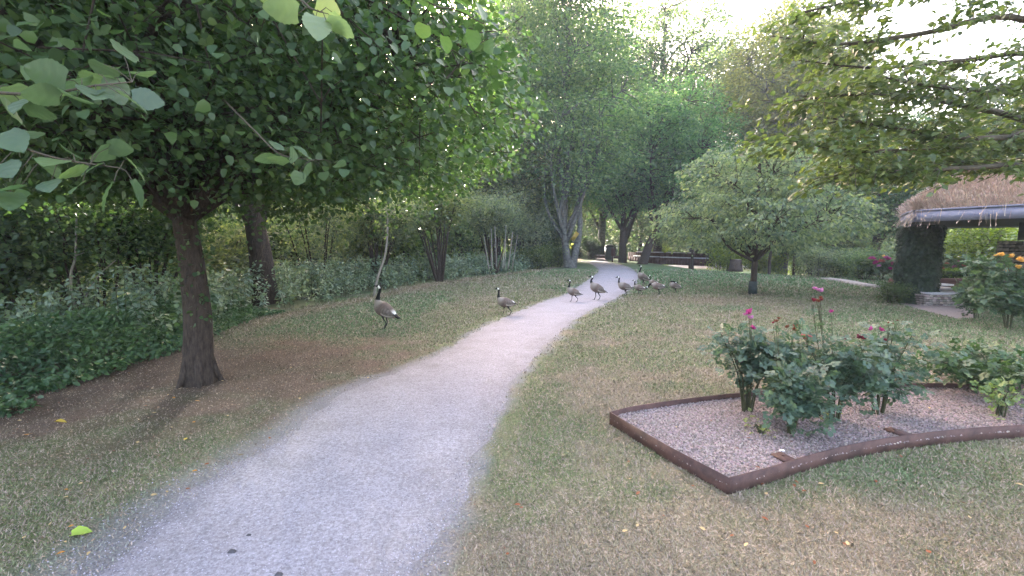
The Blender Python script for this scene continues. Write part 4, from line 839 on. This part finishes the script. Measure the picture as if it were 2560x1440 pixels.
for k_, (px, py, Yd_, h, seed, fl, lab) in enumerate([(2205, 690, 19.5, 1.15, 72, [(2180, 648, MAG, .11, 8), (2190, 658, MAG, .11, 8), (2205, 655, PNK, .11, 8), (2218, 648, MAG, .11, 8), (2235, 660, MAG, .11, 8), (2195, 665, LIL, .08, 5), (2225, 672, MAG, .08, 5), (2208, 641, YEL, .06, 2)], 'pink rose bush in the border left of the ivy pillar'),
        (2375, 685, 19, 1.1, 73, [(2350, 650, LIL, .07, 6), (2365, 660, PNK, .07, 6), (2385, 668, LIL, .07, 6), (2355, 672, PNK, .07, 5), (2400, 672, MAG, .07, 5)], 'pink roses seen under the shelter roof, left of the lime green tree'), (2425, 685, 18.5, 1.0, 74, [(2410, 665, PNK, .07, 6), (2430, 672, LIL, .07, 6), (2400, 655, LIL, .07, 5), (2470, 655, LIL, .06, 5), (2450, 672, PNK, .06, 4)], 'pink roses seen under the shelter roof, around the lime green trunk'),
        (2150, 680, 24, 1.0, 75, [(2140, 655, LIL, .08, 4), (2160, 650, PNK, .08, 4), (2125, 652, LIL, .07, 3)], 'pale pink rose bush farther along the border'), (2065, 668, 27, 1.0, 76, [(2066, 645, LIL, .07, 3), (2050, 650, LIL, .07, 2)], 'lilac flowered bush at the far end of the border')]):
    rose_bush(px, py, Yd_, .8, .4, h, seed, fl, lab, (.075, .12, .065), 60, .16, zb=0 if Yd_ < 22 else -.05, name='border_rose_bush', blob=1.6)

# ------------------------------------------------------------------ shelter with a dry grass roof
def shelter():
    t = thing('garden_shelter', 'open garden shelter with a domed roof of dry grass and an ivy clad pillar', 'shelter', (11.2, 12, 0)); o = np.array(t.location)
    fr = [(9.5, 11.0), (9.52, 10.9), (9.62, 10.4), (9.85, 9.75), (10.2, 9.05), (10.9, 8.0), (12.2, 7.2), (14, 6.9), (16, 7.6), (17.4, 9.5), (17.8, 12), (17, 14.5), (15, 16.2), (13.7, 16.2), (12.25, 14.6), (10.78, 12.85), (9.56, 11.1), (9.5, 11.0)]
    R = catmull(fr, 120)[:-1]; n = len(R); c = R.mean(0); V = []; z0, z1 = 2.12, 2.36
    M_FAS = plain('grey_fascia', (.13, .14, .20), (.21, .22, .30), 6, .5, .1, .003, (1, 1, 3))
    g = G(); Rin = c + (R - c) * .985
    V = np.vstack([np.c_[R, np.full(n, z0)], np.c_[R, np.full(n, z1)], np.c_[Rin, np.full(n, z1)], np.c_[Rin, np.full(n, z0)]]); i = np.arange(n); j = (i + 1) % n
    g.add(V, [np.vstack([np.c_[i, j, j + n, i + n], np.c_[i + n, j + n, j + 2 * n, i + 2 * n], np.c_[i + 2 * n, j + 2 * n, j + 3 * n, i + 3 * n], np.c_[i + 3 * n, j + 3 * n, j, i]])]); part_w('fascia', g.mesh('fascia', M_FAS), t)
    Rt = c + (R - c) * 1.008; g = G(); V = np.vstack([np.c_[Rt, np.full(n, z1 + .002)], np.c_[Rt, np.full(n, z1 + .04)], np.c_[Rin, np.full(n, z1 + .04)], np.c_[Rin, np.full(n, z1 + .002)]])
    g.add(V, [np.vstack([np.c_[i, j, j + n, i + n], np.c_[i + n, j + n, j + 2 * n, i + 2 * n], np.c_[i + 2 * n, j + 2 * n, j + 3 * n, i + 3 * n], np.c_[i + 3 * n, j + 3 * n, j, i]])]); part_w('roof_trim', g.mesh('roof_trim', M_FAS), t)
    g = G(); Rs = c + (R - c) * .98; V = np.vstack([np.c_[Rs, np.full(n, z0 + .05)], [[c[0], c[1], z0 + .05]]]); g.add(V, [np.c_[j, i, np.full(n, n)]]); part_w('ceiling', g.mesh('ceiling', M_DARK), t)
    # domed top
    g = G(); rings = 14; VV = []
    for q in range(rings):
        u = q / (rings - 1); VV.append(np.c_[c + (R - c) * .982 * (1 - u * .999), np.full(n, z1 + .0 + .95 * (1 - (1 - u) ** 2.6))])
    VV = np.vstack(VV); k = (np.arange(rings - 1)[:, None] * n + np.arange(n)[None]); k2 = (np.arange(rings - 1)[:, None] * n + (np.arange(n)[None] + 1) % n)
    g.add(VV, [np.stack([k, k2, k2 + n, k + n], -1).reshape(-1, 4)]); rf = part_w('roof', g.mesh('roof', plain('dry_thatch', (.24, .17, .13), (.38, .28, .22), 14, .95, .5), True), t)
    rs = np.random.default_rng(90); nb = 42000; q = rs.integers(0, n, nb); u = rs.random(nb) ** 1.3; f = (R[q] * rs.random((nb, 1)) * 0 + R[q]); ij = rs.random((nb, 1)); f = R[q] * ij + R[(q + 1) % n] * (1 - ij)
    P = c + (f - c) * (.99 - u[:, None]); z = z1 + .95 * (1 - (1 - np.clip(u, 0, 1)) ** 2.6); P = np.c_[P, z]; outd = nrm(np.c_[f - c, np.zeros(nb)])
    A = nrm(outd * .25 + np.c_[np.zeros((nb, 2)), np.ones(nb)] + rs.normal(0, .35, (nb, 3))); hang = (rs.random(nb) < .02) & (u < .2); A[hang] = nrm(outd[hang] * .45 + np.array([0, 0, -1]) + rs.normal(0, .2, (hang.sum(), 3))); P[hang] = np.c_[c + (f[hang] - c) * 1.012, rs.uniform(z0 + .1, z1 + .08, hang.sum())]
    Xv = nrm(np.cross(A, rs.normal(0, 1, (nb, 3)))); Zv = np.cross(Xv, A); cc = np.array([.42, .32, .25]) * rs.uniform(.6, 1.25, (nb, 1)) * (1 + rs.normal(0, .05, (nb, 3)))
    g = G(); g.scatter([(-.018, 0, 0), (.018, 0, 0), (.006, .7, .05), (.03, .9, .12), (-.012, 1, .1), (-.006, .7, .05)], [[[0, 1, 2, 5]], [[5, 2, 3], [5, 3, 4]]], P, Xv, A, Zv, rs.uniform(.13, .34, nb), cc)
    o_ = link('roof_grass', g.mesh('roof_grass', M_BLADE), rf); o_['kind'] = 'stuff'
    # ivy clad pillar
    pc = np.array([10.98, 12.45]); g = G(); g.box((pc[0], pc[1], 1.05), (.5, .5, 2.1)); pl = part_w('pillar', g.mesh('pillar', M_DARK), t)
    nl = 16000; an = rs.uniform(0, 6.28, nl); z = rs.uniform(0, 2.1, nl); rr = .27 + .12 * fbm(an * 2, z * 2.2, 4) + .1 * sstep(.5, 0, z) + rs.normal(0, .035, nl) + .12 * np.abs(np.cos(2 * an)); v = np.c_[np.cos(an), np.sin(an), np.zeros(nl)]
    g = G(); A = nrm(v * .5 + np.array([0, 0, -.9]) + rs.normal(0, .3, (nl, 3))); Zv = nrm(v + np.array([0, 0, .5]) + rs.normal(0, .25, (nl, 3))); Xv = nrm(np.cross(A, Zv)); Zv = np.cross(Xv, A)
    g.scatter(WIDE_V, [[[0, 1, 2, 3], [0, 3, 4, 5]]], np.c_[pc + v[:, :2] * rr[:, None], z], Xv, A, Zv, rs.uniform(.06, .1, nl)); iv = link('ivy', g.mesh('ivy', M_HERB), pl); iv.color = (.02, .045, .024, 1)
    # gabion wall and post
    def gabion(c_, size, name, seed, parent=t, st=.13):
        rs = np.random.default_rng(seed); g = G(); sx, sy, sz = size; nx_, nz_ = int(sx / st), max(1, int(sz / (st * .62)))
        g.box((c_[0], c_[1], c_[2] + sz / 2), (sx - .05, sy - .05, sz - .02), 0, (.03, .028, .026))
        for a in range(nz_):
            for b_ in range(nx_):
                for sgn in (-1, 1):
                    cc = np.array([.27, .24, .225]) * rs.uniform(.5, 1.35) * (1 + rs.normal(0, .05, 3)); w_ = st * rs.uniform(.75, 1.05); h_ = st * .6 * rs.uniform(.75, 1)
                    g.box((c_[0] - sx / 2 + (b_ + .5 + .25 * (a % 2)) * sx / (nx_ + .3), c_[1] + sgn * (sy / 2 - .03), c_[2] + (a + .5) * sz / nz_), (w_, .07 * rs.uniform(.7, 1.3), h_), rs.normal(0, .12), cc)
            for b_ in range(int(sy / st)):
                for sgn in (-1, 1):
                    cc = np.array([.27, .24, .225]) * rs.uniform(.5, 1.35); g.box((c_[0] + sgn * (sx / 2 - .03), c_[1] - sy / 2 + (b_ + .5) * sy / int(sy / st), c_[2] + (a + .5) * sz / nz_), (.07 * rs.uniform(.7, 1.3), st * rs.uniform(.75, 1), st * .6 * rs.uniform(.75, 1)), rs.normal(0, .1), cc)
        return g.mesh(name, M_STONE)
    part_w('stone_wall', gabion((12.75, 10.9, 0), (1.9, .7, 1.68), 'stone_wall', 91), t)
    g = G(); g.box((12.6, 10.9, 1.9), (1.0, .35, .42)); part_w('wall_post', g.mesh('wall_post', plain('concrete', (.12, .12, .12), (.2, .2, .2), 8, .8, .2)), t)
    b_ = part_w('bench_wall', gabion((11.6, 12.0, 0), (1.9, .5, .30), 'bench_wall', 92, st=.09), t)
    for x0, x1, y_ in ((10.75, 11.45, 11.95),): g = G(); g.box(((x0 + x1) / 2, y_, .325), (x1 - x0, .5, .04)); link('seat_slab', g.mesh('seat_slab', M_SLAB), b_)
    g = G(); g.box((14.3, 15.2, .22), (3.4, .3, .44)); dw = part_w('back_wall', g.mesh('back_wall', M_WOODR), t)
    for x0, x1, y_, z_ in ((13.0, 13.9, 14.6, .30), (12.2, 13.2, 13.3, .30)): g = G(); g.box(((x0 + x1) / 2, y_, z_), (x1 - x0, .4, .05)); g.box(((x0 + x1) / 2, y_ + .02, z_ / 2 - .03), (x1 - x0 - .2, .3, z_ - .07), 0); link('back_bench', g.mesh('back_bench', M_SLAB), dw)
shelter()
def hedge(name, c, size, n, color, label, seed, leaf=.07):
    rs = np.random.default_rng(seed); g = G(); q = rs.uniform(-.5, .5, (n, 3)); f = rs.integers(0, 3, n); q[np.arange(n), f] = np.sign(q[np.arange(n), f]) * (.5 + rs.normal(0, .04, n))
    t = thing(name, label, 'hedge', c); P = q * size + [0, 0, size[2] / 2]; put_leaves(g, RH_V, RH_F, P, nrm(q * size + 1e-3), leaf, .8, .2, rs); link('foliage', g.mesh('foliage', M_LEAF), t, color=color)
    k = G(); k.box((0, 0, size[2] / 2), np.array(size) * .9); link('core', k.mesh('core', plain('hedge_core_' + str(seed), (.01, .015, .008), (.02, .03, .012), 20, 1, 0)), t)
hedge('clipped_hedge', (17.2, 16.9, 0), (4.6, .6, .62), 9000, (.07, .12, .02), 'low clipped hedge behind the shelter seats', 5)
hedge('clipped_hedge', (8.7, 50, 0), (4.6, 1.2, 1.25), 5000, (.012, .026, .012), 'dark clipped hedge closing the far end of the path', 6, .12)
hedge('clipped_hedge', (7.2, 47, 0), (1.3, 1.0, 2.0), 3500, (.04, .09, .02), 'green block of hedge at the far left of the path end', 7, .12)

# raised strip of edging in the lawn near the border
P = [gp(2065, 700), gp(2110, 706), gp(2160, 716), gp(2205, 721)]; g = G(); B = catmull(P, 16)
for i in range(15): m_ = (B[i] + B[i + 1]) / 2; d = B[i + 1] - B[i]; g.box((m_ - P[0]) + [0, 0, .05], (np.linalg.norm(d) * 1.02, .45, .1), math.atan2(d[1], d[0]))
tag(link('kerb_strip', g.mesh('kerb_strip', plain('kerb_stone', (.2, .18, .16), (.32, .29, .27), 12, .9, .3)), None, P[0]), 'flat stone kerb strip in the lawn near the pink roses', 'kerb')
# curved benches
def bench_arc(pts, Yb, z0, z1, slabs, label, seat_w=.5, name='curved_bench'):
    P = catmull([at(px, 660, y_)[:2] for px, y_ in pts], 30); t = thing(name, label, 'bench', (*P[0], 0)); o = np.array([*P[0], 0]); g = G()
    for i in range(29):
        m_ = (P[i] + P[i + 1]) / 2; d = P[i + 1] - P[i]; g.box(np.r_[m_, (z0 + z1) / 2] - o, (np.linalg.norm(d) * 1.03, seat_w, z1 - z0), math.atan2(d[1], d[0]))
    link('wall', g.mesh('wall', M_WOODR), t)
    for a, b_ in slabs:
        g = G()
        for i in range(a, b_): m_ = (P[i] + P[i + 1]) / 2; d = P[i + 1] - P[i]; g.box(np.r_[m_, z1 + .035] - o, (np.linalg.norm(d) * 1.03, seat_w + .1, .07), math.atan2(d[1], d[0]))
        link('seat_slab', g.mesh('seat_slab', M_SLAB), t)
bench_arc([(1578, 40.5), (1640, 37.5), (1710, 35.2), (1783, 33.5)], 36, -.1, .42, [(2, 10), (12, 20), (21, 27)], 'long curved red brown bench wall with pale seat slabs behind the leaning trunk')
bench_arc([(1575, 43.5), (1630, 41), (1700, 39), (1762, 37.5)], 40, -.1, .72, [(4, 13), (15, 24)], 'higher second tier of the curved bench behind the first', .5)
bench_arc([(1485, 49), (1520, 47), (1560, 46.5)], 47, -.1, .25, [(4, 12)], 'low reddish bench wall beside the bin at the end of the path', .4)
# bin, post, far details
t = thing('litter_bin', 'dark round litter bin at the far end of the path', 'bin', (*at(1523, 640, 43.5)[:2], 0)); g = G(); g.tube([(0, 0, 0), (0, 0, .1), (0, 0, 1.15)], [.36, .4, .42], 18); link('bin_body', g.mesh('bin_body', plain('bin_green', (.03, .04, .045), (.05, .06, .065), 8, .5, .1), True), t)
g = G(); g.tube([(0, 0, 1.16), (0, 0, 1.25), (0, 0, 1.38), (0, 0, 1.43)], [.46, .45, .3, .05], 18); link('lid', g.mesh('lid', M_DARK, True), t)
t = thing('marker_post', 'slim dark post with a small board beside the bin', 'post', (*at(1531, 655, 38)[:2], 0)); g = G(); g.tube([(0, 0, -.1), (0, 0, .5), (0, 0, 1.15)], .045, 8); link('post', g.mesh('post', M_WOODR), t); g = G(); g.box((0.05, -.05, .82), (.34, .04, .62)); link('board', g.mesh('board', M_WOODR), t)
t = thing('tree_stump', 'squat grey brown stump left of the slim lawn trunk', 'stump', (*at(1838, 668, 27.5)[:2], 0)); g = G(); g.tube([(0, 0, -.1), (0, 0, .1), (0, 0, .3), (.02, 0, .6)], [.46, .38, .34, .33], 14); link('trunk', g.mesh('trunk', M_BARK), t); g = G(); g.tube([(.02, 0, .601), (.02, 0, .61)], .31, 14); link('cut_face', g.mesh('cut_face', M_PALE), t)
M_SAND = plain('sand', (.3, .24, .19), (.42, .35, .28), 10, .95, .2)
V = [gp(px, py) + [0, 0, .02] for px, py in ((1945, 668), (2010, 671), (2015, 656), (1985, 653), (1950, 655))]; V = np.array(V); V[:, 2] = gh(V[:, 0], V[:, 1]) + .03; g = G(); g.add(V, [[list(range(5))]]); struct(link('sandy_patch', g.mesh('sandy_patch', M_SAND)))
V = np.array([(10, 62, 0), (80, 62, 0), (80, 54, 0), (10, 54, 0)], float); V[:, 2] = gh(V[:, 0], V[:, 1]) + .05

# parked cars far off
def car(x, y, z, rz, c, label):
    t = thing('parked_car', label, 'car', (x, y, z), rz, 'cars parked far behind the park'); body = plain('car_paint_' + str(len(bpy.data.materials)), c, c, 3, .25, 0, spec=.6)
    prof = [(-2.1, .35), (-2.15, .75), (-1.9, .92), (-1.25, .98), (1.0, .98), (1.95, .85), (2.15, .6), (2.15, .35)]; g = G(); n = len(prof)
    V = [(a, s_, b_) for s_ in (-.85, .85) for a, b_ in prof]; i = list(range(n)); g.add(V, [[i[::-1]], [[q + n for q in i]], [[q, (q + 1) % n, (q + 1) % n + n, q + n] for q in range(n)]]); link('body', g.mesh('body', body), t)
    g = G(); gl = [(-1.7, .99), (-1.2, 1.42), (.35, 1.46), (1.15, .99)]; V = [(a, s_ * (1 if b_ < 1 else .85), b_) for s_ in (-.8, .8) for a, b_ in gl]; g.add(V, [[[3, 2, 1, 0], [4, 5, 6, 7], [0, 1, 5, 4], [1, 2, 6, 5], [2, 3, 7, 6]]]); link('window', g.mesh('window', plain('car_glass_' + str(len(bpy.data.materials)), (.02, .03, .035), (.03, .04, .05), 3, .08, 0, spec=.8)), t)
    g = G(); g.box((-.42, 0, 1.455), (1.55, 1.34, .05)); link('roof', g.mesh('roof', body), t)
    for a in (-1.3, 1.35):
        for s_ in (-.86, .86):
            g = G(); g.tube([(a, s_ - .1 * np.sign(s_), .33), (a, s_ + .01 * np.sign(s_), .33)], .33, 16); wh = link('wheel', g.mesh('wheel', M_DARK), t); g = G(); g.tube([(a, s_ + .012 * np.sign(s_), .33), (a, s_ + .03 * np.sign(s_), .33)], .19, 12); link('rim', g.mesh('rim', M_SLAB), wh)
    for s_ in (-.6, .6): g = G(); g.box((2.14, s_, .66), (.06, .35, .14)); link('headlight', g.mesh('headlight', M_SLAB), t)
zc = float(gh(np.array([38.]), np.array([37.]))[0])
car(36.0, 37, zc, 2.9, (.55, .58, .62), 'pale silver car left of the lime green tree under the shelter roof')
car(39.8, 36, zc, 3.3, (.75, .76, .78), 'white car right of the lime green trunk under the shelter roof')
zc = float(gh(np.array([30.]), np.array([42.]))[0]); car(31.5, 46, zc, .2, (.7, .72, .75), 'white car glimpsed far left of the ivy pillar behind the roses')

# ------------------------------------------------------------------ fallen leaves and small things on the ground
LFM = {k: leaf_mat('litter_' + k, .1, .7, .2, False, c, .25) for k, c in dict(yellow=(.5, .36, .06), green=(.28, .38, .07), russet=(.2, .07, .035), tan=(.42, .3, .16), orange=(.45, .2, .04)).items()}
def fallen(px, py, kind, size, rot, label, z=0.0, group=None):
    rs = np.random.default_rng(int(px * 7 + py)); V = np.array(HEART_V if size > .05 else OVAL_V, float); V[:, 2] += .35 * V[:, 0] ** 2 * (1 if rs.random() < .6 else 3) + .15 * (V[:, 1] - .5) ** 2
    V = np.vstack([V, V - [0, 0, .02]]); n = len(V) // 2; f = np.array((HEART_F if size > .05 else OVAL_F)[0]); g = G(); g.add(V * size * [1, 1, .8], [f, f[:, ::-1] + n]); o = link('fallen_leaf', g.mesh('fallen_leaf', LFM[kind]), None, gp(px, py, z) + [0, 0, .018 if z == 0 else .012]); o.rotation_euler = (rs.normal(0, .15), rs.normal(0, .15), rot)
    return tag(o, label, 'leaf', group)
fallen(180, 1345, 'green', .085, -1.1, 'fresh yellow green leaf lying left of the path in the foreground')
fallen(140, 1060, 'yellow', .075, -1.2, 'yellow leaf lying near the left edge below the lime tree')
fallen(70, 1092, 'orange', .055, .5, 'orange leaf at the far left on bare earth')
fallen(462, 1105, 'yellow', .05, .3, 'small curled yellow leaf midway between lime trunk and path corner')
fallen(437, 1000, 'orange', .05, 1, 'orange leaf just left below the lime trunk'); fallen(487, 1006, 'orange', .05, -1, 'orange leaf just right below the lime trunk')
rs = np.random.default_rng(99)
MARKS = [(gp(1820, 1236), 'the bed front corner'), (gp(1525, 1072), 'the bed left corner'), (gp(480, 965), 'the big left trunk'), (gp(965, 822), 'the big lone goose'), (gp(2244, 1084), 'the right rusty plate'), (gp(1962, 1150), 'the left rusty plate'), (gp(180, 1345), 'the fresh green leaf'), (gp(2478, 985), 'the flowerless bush'), (gp(140, 1060), 'the yellow leaf at the left'), (gp(600, 1360), 'the dark stones on the path'), (gp(462, 1105), 'the curled yellow leaf')]
SEEN = set()
def many(n, box, kinds, sizes, where, group, z=0, test=None):
    c = 0; tries = 0
    while c < n:
        px, py = rs.uniform(box[0], box[1]), box[2] + (box[3] - box[2]) * rs.random(); p = gp(px, py, z)
        if test is not None and not test(p): continue
        kd = kinds[rs.integers(len(kinds))]; sz = rs.uniform(*sizes); m_, nm = min(MARKS, key=lambda q: np.hypot(*(q[0] - p)[:2])); d = p - m_; cm = int(round(np.hypot(d[0], d[1]) * 10) * 10)
        an = math.degrees(math.atan2(d[1], d[0])) % 360; dr = ['to the right of', 'behind and right of', 'behind', 'behind and left of', 'to the left of', 'in front and left of', 'in front of', 'in front and right of'][int((an + 22.5) // 45) % 8]
        lab = '%s %s leaf %s %s %s' % ('tiny' if sz < sum(sizes) / 2 else 'small', kd, 'close' if cm < 60 else 'a step' if cm < 130 else 'well away', dr, nm)
        tries += 1
        if cm < 10 or (lab in SEEN and tries < 4000): continue
        SEEN.add(lab); fallen(px, py, kd, sz, rs.uniform(0, 6.28), lab, z, group); c += 1
inb = lambda p: bool(in_poly(np.array([p[0]]), np.array([p[1]]), BED)[0])
inp = lambda p: float(path_signed(np.array([[p[0]]]), np.array([[p[1]]]))[0, 0]) < .05
many(32, (1250, 2540, 1130, 1430), ('russet', 'russet', 'tan'), (.022, .042), 'on the lawn', 'dead leaves on the right lawn', 0, lambda p: not inb(p) and not inp(p))
many(38, (20, 1000, 860, 1400), ('tan', 'russet', 'orange', 'tan'), (.02, .045), 'on the ground', 'dead leaves left of the path', 0, lambda p: not inp(p) and float(bank_dist(np.array([p[0]]), np.array([p[1]]))[0]) < -.1)
many(16, (1560, 2540, 975, 1180), ('russet', 'russet', 'tan'), (.02, .038), 'on the gravel', 'dead leaves in the rose bed', BZ + .008, inb)
for px, py, s, lab in ((580, 1380, .022, 'small dark stone on the pale path in the foreground'), (622, 1338, .013, 'smaller dark stone on the path above the larger one'), (1955, 1127, .02, 'white pebble in the gravel near the front rusty plate'), (697, 1437, .02, 'dark stone at the very bottom of the path')):
    z = BZ + .008 if px > 1900 else .008; w_ = px > 1900; g = G(); g.scatter(ST_V, ST_F, np.zeros((1, 3)), np.array([[1., 0, 0]]), np.array([[0, .6, 0]]), np.array([[0, 0, .6]]), s * 2, np.array([(.7, .68, .66) if w_ else (.06, .055, .06)])); tag(link('pebble', g.mesh('pebble', M_STONE, True), None, gp(px, py, z)), lab, 'pebble')

# thin evening air: far trees fade a little
hz = G(); hz.box((0, 285, 30), (700, 640, 64)); m = bpy.data.materials.new('haze_air'); m.use_nodes = True; nt = m.node_tree; nt.nodes.remove(nt.nodes['Principled BSDF'])
pv = nt.nodes.new('ShaderNodeVolumePrincipled'); pv.inputs['Color'].default_value = (.88, .93, .95, 1); pv.inputs['Density'].default_value = .0013; pv.inputs['Anisotropy'].default_value = 0
nt.links.new(pv.outputs[0], nt.nodes['Material Output'].inputs['Volume'])
tag(link('haze', hz.mesh('haze', m)), 'thin pale evening air softening the far trees', 'haze', kind='stuff')
